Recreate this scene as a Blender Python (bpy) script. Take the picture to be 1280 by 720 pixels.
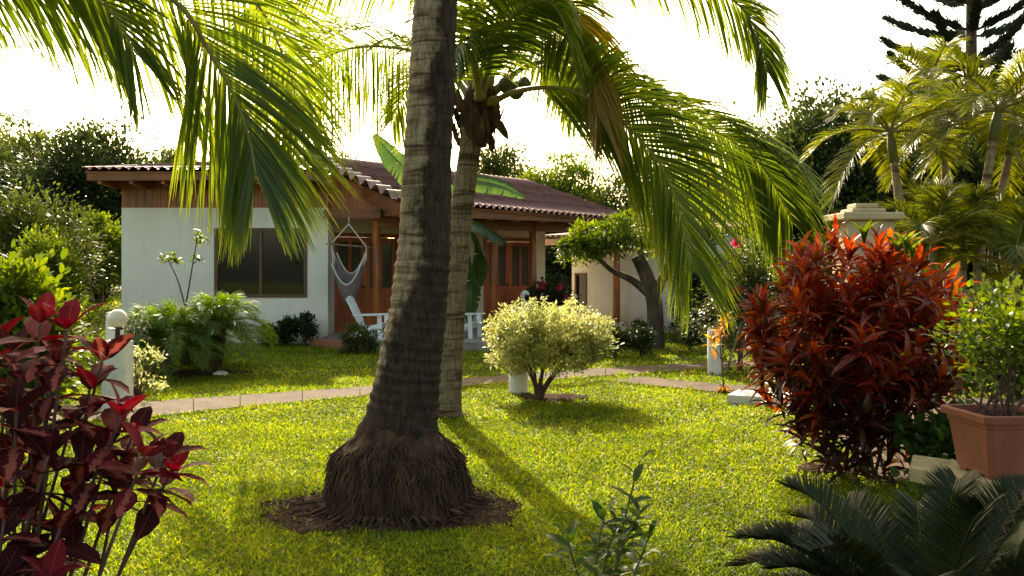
import bpy, math, random
import numpy as np

# ------------------------------------------------------------------ camera, light, exposure
SC = bpy.context.scene
for o in list(bpy.data.objects):
    bpy.data.objects.remove(o)
COL = SC.collection
F, H, HZ = 1150.0, 1.55, 335.0          # focal length in px of a 1280 wide frame, eye height, horizon row

cam_d = bpy.data.cameras.new('camera')
cam_d.sensor_width = 36.0
cam_d.lens = 36.0 * F / 1280.0
cam_d.shift_y = -(360.0 - HZ) / 1280.0
cam_d.clip_start, cam_d.clip_end = 0.05, 2000.0
cam = bpy.data.objects.new('camera', cam_d)
cam.location = (0, 0, H)
cam.rotation_euler = (math.radians(90), 0, 0)
COL.objects.link(cam)
SC.camera = cam

SUN_EL, SUN_AZ = math.radians(29.5), math.radians(-12)     # azimuth from +Y, positive towards +X
world = bpy.data.worlds.new('World')
SC.world = world
world.use_nodes = True
wn = world.node_tree
sky = wn.nodes.new('ShaderNodeTexSky')
sky.sky_type = 'NISHITA'
sky.sun_disc = False
sky.sun_elevation = SUN_EL
sky.sun_rotation = SUN_AZ
sky.air_density, sky.dust_density, sky.ozone_density = 1.0, 4.0, 1.0
bg = wn.nodes['Background']
warm = wn.nodes.new('ShaderNodeMix')           # camera white balance: warm daylight
warm.data_type, warm.blend_type = 'RGBA', 'MULTIPLY'
warm.inputs[0].default_value = 1.0
warm.inputs[7].default_value = (1.0, 0.89, 0.66, 1)
wn.links.new(sky.outputs[0], warm.inputs[6])
wn.links.new(warm.outputs[2], bg.inputs[0])
bg.inputs[1].default_value = 0.15

sun_d = bpy.data.lights.new('sun', 'SUN')
sun_d.energy, sun_d.angle, sun_d.color = 3.4, math.radians(0.6), (1.0, 0.88, 0.68)
sun = bpy.data.objects.new('sun', sun_d)
sun.location = (-4, 18, 14)
sun.rotation_euler = (math.radians(90) - SUN_EL, 0, math.pi - SUN_AZ)
COL.objects.link(sun)

SC.view_settings.view_transform = 'Standard'
SC.view_settings.look = 'None'
SC.view_settings.exposure = 1.8
SC.view_settings.gamma = 1.0
SC.view_settings.use_curve_mapping = False
SC.render.engine = 'CYCLES'
SC.cycles.use_denoising = True
SC.cycles.max_bounces = 7
SC.cycles.transparent_max_bounces = 6

RNG = np.random.default_rng(11)
Z = np.array([0, 0, 1.0])


# ------------------------------------------------------------------ helpers
def P(px, py, d):
    return np.array([(px - 640.0) / F * d, d, H - (py - HZ) / F * d])


def G(px, py):
    d = F * H / (py - HZ)
    return np.array([(px - 640.0) / F * d, d, 0.0])


def sstep(a, b, x):
    t = np.clip((x - a) / (b - a), 0, 1)
    return t * t * (3 - 2 * t)


def gz(x, y):
    """height of the lawn: nearly flat, rising gently behind the house's left end"""
    return 0.62 * sstep(17, 25, y) * sstep(-7.8, -9.8, x)


def nrm(a):
    a = np.asarray(a, float)
    return a / np.maximum(np.linalg.norm(a, axis=-1, keepdims=True), 1e-9)


def in_poly(x, y, poly):
    r = np.zeros(len(x), bool)
    n = len(poly)
    for i in range(n):
        x0, y0 = poly[i][:2]
        x1, y1 = poly[(i + 1) % n][:2]
        c = ((y0 > y) != (y1 > y)) & (x < (x1 - x0) * (y - y0) / (y1 - y0 + 1e-12) + x0)
        r ^= c
    return r


def spline(pts, n):
    """Catmull-Rom through pts"""
    p = np.asarray(pts, float)
    p = np.vstack([2 * p[0] - p[1], p, 2 * p[-1] - p[-2]])
    m = len(p) - 3
    t = np.linspace(0, m - 1e-6, n)
    i = t.astype(int)
    u = (t - i)[:, None]
    a, b, c, d = p[i], p[i + 1], p[i + 2], p[i + 3]
    return 0.5 * (2 * b + (c - a) * u + (2 * a - 5 * b + 4 * c - d) * u ** 2 + (3 * b - a - 3 * c + d) * u ** 3)


ORG = {}


class MB:
    def __init__(s):
        s.v, s.f, s.m, s.uv, s.n = [], [], [], [], 0

    def add(s, V, Fc, mat=0, uv=None):
        V = np.asarray(V, float).reshape(-1, 3)
        if isinstance(Fc, np.ndarray):
            s.f.append(Fc + s.n)
            s.m.append(np.full(len(Fc), mat))
        else:
            by = {}
            for q in Fc:
                by.setdefault(len(q), []).append(q)
            for q in by.values():
                a = np.array(q)
                s.f.append(a + s.n)
                s.m.append(np.full(len(a), mat))
        s.v.append(V)
        s.uv.append(np.zeros((len(V), 2)) if uv is None else np.asarray(uv, float))
        s.n += len(V)

    def box(s, x0, x1, y0, y1, z0, z1, mat=0):
        s.hexa([(x0, y0), (x1, y0), (x1, y1), (x0, y1)], z0, z1, mat)

    def hexa(s, quad, z0, z1, mat=0):
        V = [(q[0], q[1], z0) for q in quad] + [(q[0], q[1], z1) for q in quad]
        s.add(V, [(3, 2, 1, 0), (4, 5, 6, 7), (0, 1, 5, 4), (1, 2, 6, 5), (2, 3, 7, 6), (3, 0, 4, 7)], mat)

    def wallbox(s, a, b, z0, z1, o0, o1, mat=0):
        """box along a->b (plan), from offset o0 to o1 towards the viewer's side"""
        a, b = np.array(a[:2], float), np.array(b[:2], float)
        d = nrm(b - a)
        n = np.array([d[1], -d[0]])
        s.hexa([a + n * o1, b + n * o1, b + n * o0, a + n * o0], z0, z1, mat)

    def slab(s, quad, th, mat=0):
        """thick plate: quad of 3D points, thickness down along its normal"""
        q = np.array(quad, float)
        n = nrm(np.cross(q[1] - q[0], q[3] - q[0]))
        if n[2] < 0:
            n = -n
        V = np.vstack([q - n * th, q])
        s.add(V, [(3, 2, 1, 0), (4, 5, 6, 7), (0, 1, 5, 4), (1, 2, 6, 5), (2, 3, 7, 6), (3, 0, 4, 7)], mat)

    def prism(s, poly, z0, z1, mat=0):
        n = len(poly)
        V = [(p[0], p[1], z0) for p in poly] + [(p[0], p[1], z1) for p in poly]
        s.add(V, [tuple(range(n - 1, -1, -1)), tuple(range(n, 2 * n))] +
              [(i, (i + 1) % n, n + (i + 1) % n, n + i) for i in range(n)], mat)

    def tube(s, path, rad, seg=8, mat=0, cap=True):
        p = np.asarray(path, float)
        n = len(p)
        r = np.broadcast_to(np.asarray(rad, float), (n,))
        T = nrm(np.gradient(p, axis=0))
        ref = np.array([0.0, 1, 0]) if abs(T[0][1]) < 0.8 else np.array([1.0, 0, 0])
        A = np.zeros((n, 3))
        a = nrm(np.cross(T[0], ref))
        for i in range(n):
            a = nrm(a - T[i] * np.dot(a, T[i]))
            A[i] = a
        B = np.cross(T, A)
        th = np.linspace(0, 2 * math.pi, seg, endpoint=False)
        V = p[:, None] + r[:, None, None] * (np.cos(th)[None, :, None] * A[:, None] + np.sin(th)[None, :, None] * B[:, None])
        uv = np.stack(np.broadcast_arrays((th / 6.283)[None], np.linspace(0, 1, n)[:, None]), -1).reshape(-1, 2)
        i, j = np.meshgrid(np.arange(n - 1), np.arange(seg), indexing='ij')
        k = (j + 1) % seg
        Fq = np.stack([i * seg + j, i * seg + k, (i + 1) * seg + k, (i + 1) * seg + j], -1).reshape(-1, 4)
        base = s.n
        s.add(V.reshape(-1, 3), Fq, mat, uv)
        if cap:
            s.f.append(np.array([list(range(seg - 1, -1, -1))]) + base)
            s.f.append(np.array([list(range((n - 1) * seg, n * seg))]) + base)
            s.m += [np.array([mat])] * 2

    def lathe(s, c, prof, seg=24, mat=0, sq=None):
        """profile [(r, z)...] turned about the vertical through c"""
        path = np.array([[c[0], c[1], c[2] + z] for r, z in prof])
        n = len(prof)
        th = np.linspace(0, 2 * math.pi, seg, endpoint=False)
        r = np.array([q[0] for q in prof])
        V = path[:, None] + np.stack([np.cos(th)[None] * r[:, None], np.sin(th)[None] * r[:, None], np.zeros((n, seg))], -1)
        i, j = np.meshgrid(np.arange(n - 1), np.arange(seg), indexing='ij')
        k = (j + 1) % seg
        s.add(V.reshape(-1, 3), np.stack([i * seg + j, i * seg + k, (i + 1) * seg + k, (i + 1) * seg + j], -1).reshape(-1, 4), mat)

    def ball(s, c, r, seg=20, rings=12, mat=0, sc=(1, 1, 1)):
        t = np.linspace(-math.pi / 2, math.pi / 2, rings)
        p = [(max(1e-4, r * math.cos(a)) * sc[0], r * math.sin(a) * sc[2]) for a in t]
        s.lathe(c, p, seg, mat)

    def leaves(s, pos, d, up, L, W, tm, mat=0):
        """many leaves: template tm = (verts u,v,w ; faces ; )"""
        V, Fc = tm
        pos, d, up = np.asarray(pos, float), nrm(d), np.asarray(up, float)
        N = len(pos)
        if N == 0:
            return
        sd = nrm(np.cross(d, up) + 1e-6)
        nn = np.cross(sd, d)
        L = np.broadcast_to(L, (N,))
        W = np.broadcast_to(W, (N,))
        R = pos[:, None] + d[:, None] * (V[None, :, 0:1] * L[:, None, None]) + sd[:, None] * (V[None, :, 1:2] * W[:, None, None]) \
            + nn[:, None] * (V[None, :, 2:3] * L[:, None, None])
        k = len(V)
        uv = np.tile(V[:, :2] + [0, 0.5], (N, 1))
        off = (np.arange(N) * k)[:, None, None]
        first = True
        base = s.n
        for fs in Fc:
            a = (off + fs[None]).reshape(-1, fs.shape[1])
            if first:
                s.add(R.reshape(-1, 3), a, mat, uv)
                first = False
            else:
                s.f.append(a + base)
                s.m.append(np.full(len(a), mat))

    def build(s, name, mats, parent=None, smooth=True):
        if not isinstance(mats, (list, tuple)):
            mats = [mats]
        V = np.vstack(s.v)
        org = ORG.get(parent.name, np.zeros(3)) if parent else np.zeros(3)
        V = V - org
        me = bpy.data.meshes.new(name)
        lens = np.concatenate([np.full(len(f), f.shape[1]) for f in s.f])
        loops = np.concatenate([f.ravel() for f in s.f])
        me.vertices.add(len(V))
        me.vertices.foreach_set('co', V.ravel().astype(np.float32))
        me.loops.add(len(loops))
        me.loops.foreach_set('vertex_index', loops.astype(np.int32))
        me.polygons.add(len(lens))
        st = np.concatenate([[0], np.cumsum(lens)[:-1]])
        me.polygons.foreach_set('loop_start', st.astype(np.int32))
        me.polygons.foreach_set('loop_total', lens.astype(np.int32))
        me.polygons.foreach_set('material_index', np.concatenate(s.m).astype(np.int32))
        me.polygons.foreach_set('use_smooth', np.full(len(lens), smooth))
        ul = me.uv_layers.new(name='UVMap')
        ul.data.foreach_set('uv', np.vstack(s.uv)[loops].ravel().astype(np.float32))
        me.update(calc_edges=True)
        me.validate()
        for m in mats:
            me.materials.append(m)
        o = bpy.data.objects.new(name, me)
        COL.objects.link(o)
        if parent:
            o.parent = parent
        ORG[o.name] = org
        return o


def tag(o, label, cat, group=None, kind=None):
    o['label'], o['category'] = label, cat
    if group:
        o['group'] = group
    if kind:
        o['kind'] = kind
    return o


def thing(name, label, cat, loc=(0, 0, 0), group=None):
    o = bpy.data.objects.new(name, None)
    o.empty_display_size = 0.2
    COL.objects.link(o)
    o.location = loc
    ORG[o.name] = np.array(loc, float)
    return tag(o, label, cat, group)


def copy_thing(src, loc, rotz, label):
    r = src.copy()
    COL.objects.link(r)
    r.location = loc
    r.rotation_euler = (0, 0, rotz)
    r['label'] = label
    for ch in list(src.children):
        c = ch.copy()
        COL.objects.link(c)
        c.parent = r
        for g in ch.children:
            d = g.copy()
            COL.objects.link(d)
            d.parent = c
    return r


def structure(o):
    o['kind'] = 'structure'
    return o


# ------------------------------------------------------------------ materials
def new_mat(name):
    m = bpy.data.materials.new(name)
    m.use_nodes = True
    nt = m.node_tree
    return m, nt, nt.nodes['Principled BSDF'], nt.nodes['Material Output']


def N(nt, t, **kw):
    n = nt.nodes.new(t)
    for k, v in kw.items():
        if k.startswith('i_'):
            n.inputs[k[2:].replace('_', ' ')].default_value = v
        else:
            setattr(n, k, v)
    return n


def ramp(nt, fac, cols, pos=None):
    r = nt.nodes.new('ShaderNodeValToRGB')
    e = r.color_ramp.elements
    n = len(cols)
    pos = pos or [i / (n - 1) for i in range(n)]
    e[0].position, e[1].position = pos[0], pos[-1]
    e[0].color, e[1].color = (*cols[0], 1), (*cols[-1], 1)
    for i in range(1, n - 1):
        q = e.new(pos[i])
        q.color = (*cols[i], 1)
    nt.links.new(fac, r.inputs[0])
    return r.outputs[0]


def coords(nt, scale=(1, 1, 1), kind='Object'):
    tc = nt.nodes.new('ShaderNodeTexCoord')
    mp = nt.nodes.new('ShaderNodeMapping')
    mp.inputs['Scale'].default_value = scale
    nt.links.new(tc.outputs[kind], mp.inputs['Vector'])
    return mp.outputs[0]


def noise(nt, vec, scale, detail=4, rough=0.55, dist=0.0):
    n = N(nt, 'ShaderNodeTexNoise')
    n.inputs['Scale'].default_value = scale
    n.inputs['Detail'].default_value = detail
    n.inputs['Roughness'].default_value = rough
    n.inputs['Distortion'].default_value = dist
    if vec is not None:
        nt.links.new(vec, n.inputs['Vector'])
    return n.outputs[0]


def mixc(nt, fac, a, b, mode='MIX'):
    m = nt.nodes.new('ShaderNodeMix')
    m.data_type = 'RGBA'
    m.blend_type = mode
    for s, v in ((0, fac), (6, a), (7, b)):
        if isinstance(v, (int, float)):
            m.inputs[s].default_value = v
        elif isinstance(v, tuple):
            m.inputs[s].default_value = (*v, 1)
        else:
            nt.links.new(v, m.inputs[s])
    return m.outputs[2]


def math_(nt, op, a, b=0.0, c=0.0):
    m = nt.nodes.new('ShaderNodeMath')
    m.operation = op
    for s, v in ((0, a), (1, b), (2, c)):
        if isinstance(v, (int, float)):
            m.inputs[s].default_value = v
        else:
            nt.links.new(v, m.inputs[s])
    return m.outputs[0]


def bump(nt, bsdf, h, strength=0.4, dist=0.02):
    b = N(nt, 'ShaderNodeBump')
    b.inputs['Strength'].default_value = strength
    b.inputs['Distance'].default_value = dist
    nt.links.new(h, b.inputs['Height'])
    nt.links.new(b.outputs[0], bsdf.inputs['Normal'])


def surf(name, cols, scale=3.0, stretch=(1, 1, 1), rough=0.8, bstr=0.3, bscale=None, detail=6, spec=0.3, pos=None, bdist=0.02):
    m, nt, b, out = new_mat(name)
    v = coords(nt, stretch)
    f = noise(nt, v, scale, detail)
    nt.links.new(ramp(nt, f, cols, pos or [0.3 + 0.4 * i / (len(cols) - 1) for i in range(len(cols))]), b.inputs['Base Color'])
    b.inputs['Roughness'].default_value = rough
    b.inputs['Specular IOR Level'].default_value = spec
    if bstr:
        bump(nt, b, noise(nt, v, bscale or scale * 4, 6, 0.65), bstr, bdist)
    return m


def leaf(name, cols, trans=0.45, tval=1.5, thue=0.5, tsat=1.1, rough=0.38, spec=0.5, clump=0.8, blotch=None, vein=0.0):
    m, nt, b, out = new_mat(name)
    geo = N(nt, 'ShaderNodeNewGeometry')
    c = ramp(nt, geo.outputs['Random Per Island'], cols)
    if clump:
        cl = noise(nt, geo.outputs['Position'], clump, 2)
        c = mixc(nt, 1.0, c, ramp(nt, cl, [(0.62, 0.66, 0.6), (1.25, 1.2, 1.1)], [0.35, 0.65]), 'MULTIPLY')
    if blotch:
        uv = N(nt, 'ShaderNodeUVMap')
        sp = N(nt, 'ShaderNodeSeparateXYZ')
        nt.links.new(uv.outputs[0], sp.inputs[0])
        av = math_(nt, 'ABSOLUTE', math_(nt, 'SUBTRACT', sp.outputs[1], 0.5))
        nz = noise(nt, geo.outputs['Position'], 48, 4, 0.65)
        q = math_(nt, 'ADD', math_(nt, 'MULTIPLY', av, 1.5), math_(nt, 'MULTIPLY', nz, 1.15))
        f = ramp(nt, q, [(1, 1, 1), (0, 0, 0)], [0.74, 0.84])
        c = mixc(nt, math_(nt, 'MULTIPLY', f, math_(nt, 'GREATER_THAN', geo.outputs['Random Per Island'], 0.4)), c, blotch)
    if vein:
        uv = N(nt, 'ShaderNodeUVMap')
        sp = N(nt, 'ShaderNodeSeparateXYZ')
        nt.links.new(uv.outputs[0], sp.inputs[0])
        av = math_(nt, 'ABSOLUTE', math_(nt, 'SUBTRACT', sp.outputs[1], 0.5))
        mid = math_(nt, 'LESS_THAN', av, 0.022)
        lat = math_(nt, 'GREATER_THAN', math_(nt, 'SINE', math_(nt, 'MULTIPLY', math_(nt, 'SUBTRACT', sp.outputs[0], math_(nt, 'MULTIPLY', av, 0.55)), 58.0)), 0.90)
        vf = math_(nt, 'MULTIPLY', math_(nt, 'MAXIMUM', mid, math_(nt, 'MULTIPLY', lat, 0.5)), vein)
        c = mixc(nt, vf, c, (0.30, 0.06, 0.06))
    nt.links.new(c, b.inputs['Base Color'])
    b.inputs['Roughness'].default_value = rough
    b.inputs['Specular IOR Level'].default_value = spec
    tr = N(nt, 'ShaderNodeBsdfTranslucent')
    hs = N(nt, 'ShaderNodeHueSaturation')
    hs.inputs['Hue'].default_value, hs.inputs['Saturation'].default_value, hs.inputs['Value'].default_value = thue, tsat, tval
    nt.links.new(c, hs.inputs['Color'])
    nt.links.new(hs.outputs[0], tr.inputs[0])
    mx = N(nt, 'ShaderNodeMixShader')
    mx.inputs[0].default_value = trans
    nt.links.new(b.outputs[0], mx.inputs[1])
    nt.links.new(tr.outputs[0], mx.inputs[2])
    nt.links.new(mx.outputs[0], out.inputs['Surface'])
    return m


M = {}
M['grass'] = leaf('grass_blades', [(0.05, 0.095, 0.006), (0.09, 0.14, 0.008), (0.13, 0.185, 0.010), (0.17, 0.22, 0.012), (0.22, 0.245, 0.018), (0.23, 0.20, 0.035)], 0.55, 2.0, 0.498, 1.12, 0.48, 0.28, 1.3)
M['coco'] = leaf('coconut_leaf', [(0.06, 0.11, 0.014), (0.085, 0.14, 0.018), (0.14, 0.175, 0.022)], 0.52, 2.1, 0.473, 1.1, 0.38, 0.45, 0.6)
M['coco_yellow'] = leaf('coconut_leaf_yellowing', [(0.16, 0.14, 0.02), (0.28, 0.18, 0.02), (0.22, 0.17, 0.02)], 0.5, 2.0, 0.49, 1.1, 0.4, 0.5, 0.6)
M['palm'] = leaf('garden_palm_leaf', [(0.08, 0.115, 0.010), (0.12, 0.145, 0.013), (0.18, 0.18, 0.018)], 0.45, 1.7, 0.485, 1.1, 0.42, 0.4, 0.8)
M['pygmy'] = leaf('date_palm_leaf', [(0.06, 0.12, 0.012), (0.09, 0.15, 0.015), (0.12, 0.18, 0.02)], 0.5, 2.0, 0.49, 1.1, 0.5, 0.3, 0.8)
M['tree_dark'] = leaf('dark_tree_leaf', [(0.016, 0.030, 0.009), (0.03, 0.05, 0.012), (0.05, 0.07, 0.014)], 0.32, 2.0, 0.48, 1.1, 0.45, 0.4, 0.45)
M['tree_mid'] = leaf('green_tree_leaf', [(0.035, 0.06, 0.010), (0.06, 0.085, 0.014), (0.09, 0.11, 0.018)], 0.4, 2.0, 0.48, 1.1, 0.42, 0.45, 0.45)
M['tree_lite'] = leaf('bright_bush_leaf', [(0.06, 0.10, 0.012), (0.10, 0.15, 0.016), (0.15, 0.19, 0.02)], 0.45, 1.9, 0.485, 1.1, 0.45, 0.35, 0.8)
M['gold'] = leaf('golden_leaf', [(0.24, 0.27, 0.06), (0.40, 0.41, 0.12), (0.58, 0.58, 0.27)], 0.5, 1.4, 0.495, 1.0, 0.4, 0.5, 1.6)
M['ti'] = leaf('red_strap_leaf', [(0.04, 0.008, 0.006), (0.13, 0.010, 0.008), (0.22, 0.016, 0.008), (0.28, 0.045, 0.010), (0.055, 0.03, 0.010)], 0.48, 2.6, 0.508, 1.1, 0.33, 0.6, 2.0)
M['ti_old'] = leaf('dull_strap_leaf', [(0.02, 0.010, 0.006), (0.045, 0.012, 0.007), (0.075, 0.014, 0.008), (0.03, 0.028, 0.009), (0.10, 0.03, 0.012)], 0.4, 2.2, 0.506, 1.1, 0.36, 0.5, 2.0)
M['maroon'] = leaf('maroon_leaf', [(0.028, 0.008, 0.009), (0.05, 0.010, 0.012), (0.10, 0.008, 0.012)], 0.34, 1.7, 0.5, 1.1, 0.75, 0.08, 3.0, blotch=(0.30, 0.085, 0.06), vein=0.35)
M['crimson'] = leaf('crimson_leaf', [(0.10, 0.006, 0.010), (0.16, 0.009, 0.016), (0.06, 0.010, 0.012)], 0.40, 1.6, 0.5, 1.1, 0.65, 0.12, 3.0, blotch=(0.15, 0.025, 0.025), vein=0.6)
M['croton'] = leaf('orange_leaf', [(0.3, 0.06, 0.015), (0.4, 0.16, 0.02), (0.45, 0.33, 0.05), (0.12, 0.03, 0.02)], 0.45, 1.8, 0.5, 1.1, 0.35, 0.5, 0)
M['cycad'] = leaf('cycad_leaf', [(0.011, 0.018, 0.005), (0.02, 0.03, 0.008)], 0.15, 1.6, 0.48, 1.0, 0.5, 0.14, 2.0)
M['banana'] = leaf('banana_leaf', [(0.03, 0.075, 0.016), (0.055, 0.105, 0.02)], 0.4, 1.9, 0.48, 1.1, 0.35, 0.5, 1.5)
M['sapling'] = leaf('sapling_leaf', [(0.035, 0.075, 0.012), (0.06, 0.11, 0.016), (0.09, 0.14, 0.02)], 0.45, 1.9, 0.49, 1.1, 0.5, 0.22, 2.0)
M['pine'] = leaf('pine_needle', [(0.025, 0.040, 0.030), (0.045, 0.060, 0.042)], 0.1, 1.3, 0.5, 1.0, 0.6, 0.3, 0.5)
M['pink'] = leaf('pink_bract', [(0.45, 0.02, 0.07), (0.6, 0.04, 0.13)], 0.4, 1.5, 0.5, 1.0, 0.5, 0.3, 0)

M['bark'] = surf('bark', [(0.03, 0.02, 0.012), (0.075, 0.052, 0.032), (0.13, 0.095, 0.06)], 7, (1, 1, 0.4), 0.9, 0.6)
M['bark_pale'] = surf('pale_bark', [(0.12, 0.10, 0.06), (0.22, 0.18, 0.11), (0.30, 0.25, 0.16)], 7, (1, 1, 0.7), 0.85, 0.4)
M['stem'] = surf('green_stem', [(0.10, 0.11, 0.03), (0.16, 0.15, 0.05)], 8, (1, 1, 0.3), 0.5, 0.1)
M['rachis'] = surf('frond_stalk', [(0.13, 0.13, 0.03), (0.22, 0.19, 0.05), (0.16, 0.10, 0.04)], 4, (1, 1, 1), 0.5, 0.1)
M['twig'] = surf('twig', [(0.06, 0.03, 0.025), (0.12, 0.07, 0.05)], 9, (1, 1, 0.4), 0.8, 0.2)
M['fibre'] = surf('palm_fibre', [(0.026, 0.014, 0.008), (0.065, 0.036, 0.019), (0.14, 0.078, 0.042)], 14, (1, 1, 0.25), 0.95, 0.8)
M['coconut'] = surf('coconut_husk', [(0.06, 0.07, 0.018), (0.11, 0.11, 0.03)], 6, (1, 1, 1), 0.45, 0.1)
M['wall'] = surf('white_plaster', [(0.70, 0.655, 0.575), (0.80, 0.75, 0.66)], 1.2, (1, 1, 1), 0.9, 0.12, 60, spec=0.15)
_nt = M['wall'].node_tree
_b = _nt.nodes['Principled BSDF']
_c = _b.inputs['Base Color'].links[0].from_socket
_g = N(_nt, 'ShaderNodeNewGeometry')
_s = N(_nt, 'ShaderNodeSeparateXYZ')
_nt.links.new(_g.outputs['Position'], _s.inputs[0])
_splash = ramp(_nt, math_(_nt, 'ADD', _s.outputs[2], math_(_nt, 'MULTIPLY', noise(_nt, _g.outputs['Position'], 5, 6, 0.7), 0.7)), [(0.75, 0.75, 0.75), (0, 0, 0)], [0.3, 0.85])
_rain = ramp(_nt, noise(_nt, coords(_nt, (3.5, 3.5, 0.22)), 2.0, 6, 0.65), [(0, 0, 0), (0.32, 0.32, 0.32)], [0.5, 0.75])
_c = mixc(_nt, _rain, mixc(_nt, _splash, _c, (0.36, 0.27, 0.17)), (0.45, 0.41, 0.33))
_nt.links.new(_c, _b.inputs['Base Color'])
M['cream'] = surf('cream_plaster', [(0.66, 0.58, 0.42), (0.75, 0.67, 0.50)], 1.2, (1, 1, 1), 0.9, 0.12, 60, spec=0.15)
M['concrete'] = surf('painted_concrete', [(0.52, 0.50, 0.44), (0.68, 0.66, 0.60), (0.74, 0.72, 0.66)], 5, (1, 1, 0.6), 0.85, 0.25, 40)
M['step'] = surf('porch_concrete', [(0.20, 0.17, 0.14), (0.30, 0.26, 0.22)], 3, (1, 1, 1), 0.8, 0.2, 30)
M['tile'] = surf('terracotta_floor', [(0.26, 0.10, 0.05), (0.34, 0.14, 0.08)], 4, (1, 1, 1), 0.6, 0.1)
M['dark_frame'] = surf('dark_window_frame', [(0.09, 0.048, 0.024), (0.14, 0.075, 0.036)], 10, (1, 1, 1), 0.5, 0.1)
M['stone'] = surf('ochre_stone', [(0.34, 0.26, 0.14), (0.46, 0.36, 0.21), (0.52, 0.42, 0.26)], 3.5, (1, 1, 1), 0.9, 0.35, 35)
M['slabstone'] = surf('mossy_slab', [(0.17, 0.14, 0.06), (0.34, 0.27, 0.13), (0.44, 0.36, 0.20)], 6, (1, 1, 1), 0.9, 0.5, 40)
M['pot'] = surf('terracotta_plastic', [(0.15, 0.05, 0.03), (0.21, 0.062, 0.035), (0.26, 0.085, 0.05)], 5, (1, 1, 0.5), 0.6, 0.12, 40, pos=[0.25, 0.48, 0.75])
M['white_plastic'] = surf('white_plastic', [(0.74, 0.76, 0.78), (0.82, 0.83, 0.84)], 3, (1, 1, 1), 0.4, 0.0)
M['black_metal'] = surf('black_metal', [(0.015, 0.015, 0.015), (0.03, 0.03, 0.03)], 8, (1, 1, 1), 0.4, 0.0)
M['rope'] = surf('cotton_rope', [(0.55, 0.50, 0.40), (0.70, 0.65, 0.54)], 30, (1, 1, 1), 0.9, 0.3)
M['soil'] = surf('soil', [(0.018, 0.010, 0.006), (0.05, 0.026, 0.014), (0.12, 0.07, 0.04)], 22, (1, 1, 1), 0.95, 1.0, 60, spec=0.05, bdist=0.05)


def wood(name, cols, horizontal=False, rough=0.5, boards=0.0):
    m, nt, b, out = new_mat(name)
    v = coords(nt, (0.5, 0.5, 9) if horizontal else (9, 9, 0.5))
    f = noise(nt, v, 2.2, 6, 0.6, 0.6)
    c = ramp(nt, f, cols, [0.3, 0.5, 0.72])
    v2 = coords(nt, (1, 1, 1))
    c = mixc(nt, 1.0, c, ramp(nt, noise(nt, v2, 1.4, 3), [(0.65, 0.62, 0.6), (1.15, 1.1, 1.1)], [0.35, 0.65]), 'MULTIPLY')
    nt.links.new(c, b.inputs['Base Color'])
    b.inputs['Roughness'].default_value = rough
    bump(nt, b, f, 0.25, 0.01)
    return m


M['wood'] = wood('varnished_wood', [(0.17, 0.05, 0.011), (0.34, 0.105, 0.022), (0.46, 0.155, 0.034)], False, 0.45)
M['wood_h'] = wood('beam_wood', [(0.11, 0.035, 0.010), (0.21, 0.07, 0.018), (0.31, 0.11, 0.028)], True, 0.55)
M['door'] = wood('red_door_wood', [(0.18, 0.04, 0.012), (0.36, 0.085, 0.022), (0.48, 0.125, 0.032)], False, 0.35)

# coconut trunk: grey bark with ring scars and black algae stains plus painted shade on one side
def trunk_mat(name, pale, dark, stain_shade):
    m, nt, b, out = new_mat(name)
    v = coords(nt, (1, 1, 1))
    vs = coords(nt, (5, 5, 1.1))
    fine = noise(nt, coords(nt, (9, 9, 1.8)), 4, 6, 0.65, 0.5)
    rings = noise(nt, coords(nt, (0.9, 0.9, 8)), 2.0, 5, 0.62, 0.7)
    c = ramp(nt, fine, pale, [0.3, 0.5, 0.7])
    c = mixc(nt, 1.0, c, ramp(nt, rings, [(0.30, 0.27, 0.24), (1.05, 1.05, 1.05)], [0.36, 0.52]), 'MULTIPLY')
    if stain_shade is not None:
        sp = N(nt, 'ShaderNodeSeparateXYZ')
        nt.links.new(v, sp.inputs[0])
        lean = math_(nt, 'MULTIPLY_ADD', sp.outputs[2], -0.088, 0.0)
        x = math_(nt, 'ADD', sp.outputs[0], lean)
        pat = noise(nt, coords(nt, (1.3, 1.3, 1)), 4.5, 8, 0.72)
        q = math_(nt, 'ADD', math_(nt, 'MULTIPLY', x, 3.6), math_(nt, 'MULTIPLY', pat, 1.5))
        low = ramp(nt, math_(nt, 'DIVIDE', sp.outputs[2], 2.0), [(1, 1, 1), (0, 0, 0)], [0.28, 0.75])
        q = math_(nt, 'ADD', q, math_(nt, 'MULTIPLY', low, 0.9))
        f = ramp(nt, q, [(0, 0, 0), (0.5, 0.5, 0.5), (0.97, 0.97, 0.97)], [stain_shade - 0.03, stain_shade + 0.09, stain_shade + 0.2])
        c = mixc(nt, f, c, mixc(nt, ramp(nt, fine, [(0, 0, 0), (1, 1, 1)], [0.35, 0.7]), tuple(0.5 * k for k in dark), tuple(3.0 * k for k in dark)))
    nt.links.new(c, b.inputs['Base Color'])
    b.inputs['Roughness'].default_value = 0.9
    b.inputs['Specular IOR Level'].default_value = 0.2
    bump(nt, b, math_(nt, 'ADD', fine, math_(nt, 'MULTIPLY', rings, 1.5)), 0.9, 0.02)
    return m


M['trunk_a'] = trunk_mat('coconut_bark_stain_shade', [(0.12, 0.085, 0.052), (0.26, 0.195, 0.12), (0.40, 0.31, 0.20)], (0.020, 0.013, 0.008), 0.57)
M['trunk_b'] = trunk_mat('coconut_bark', [(0.09, 0.06, 0.034), (0.19, 0.135, 0.08), (0.29, 0.215, 0.13)], (0.02, 0.015, 0.01), None)
M['trunk_c'] = trunk_mat('ringed_palm_bark', [(0.16, 0.11, 0.06), (0.28, 0.21, 0.12), (0.36, 0.28, 0.17)], (0.02, 0.015, 0.01), None)

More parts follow.
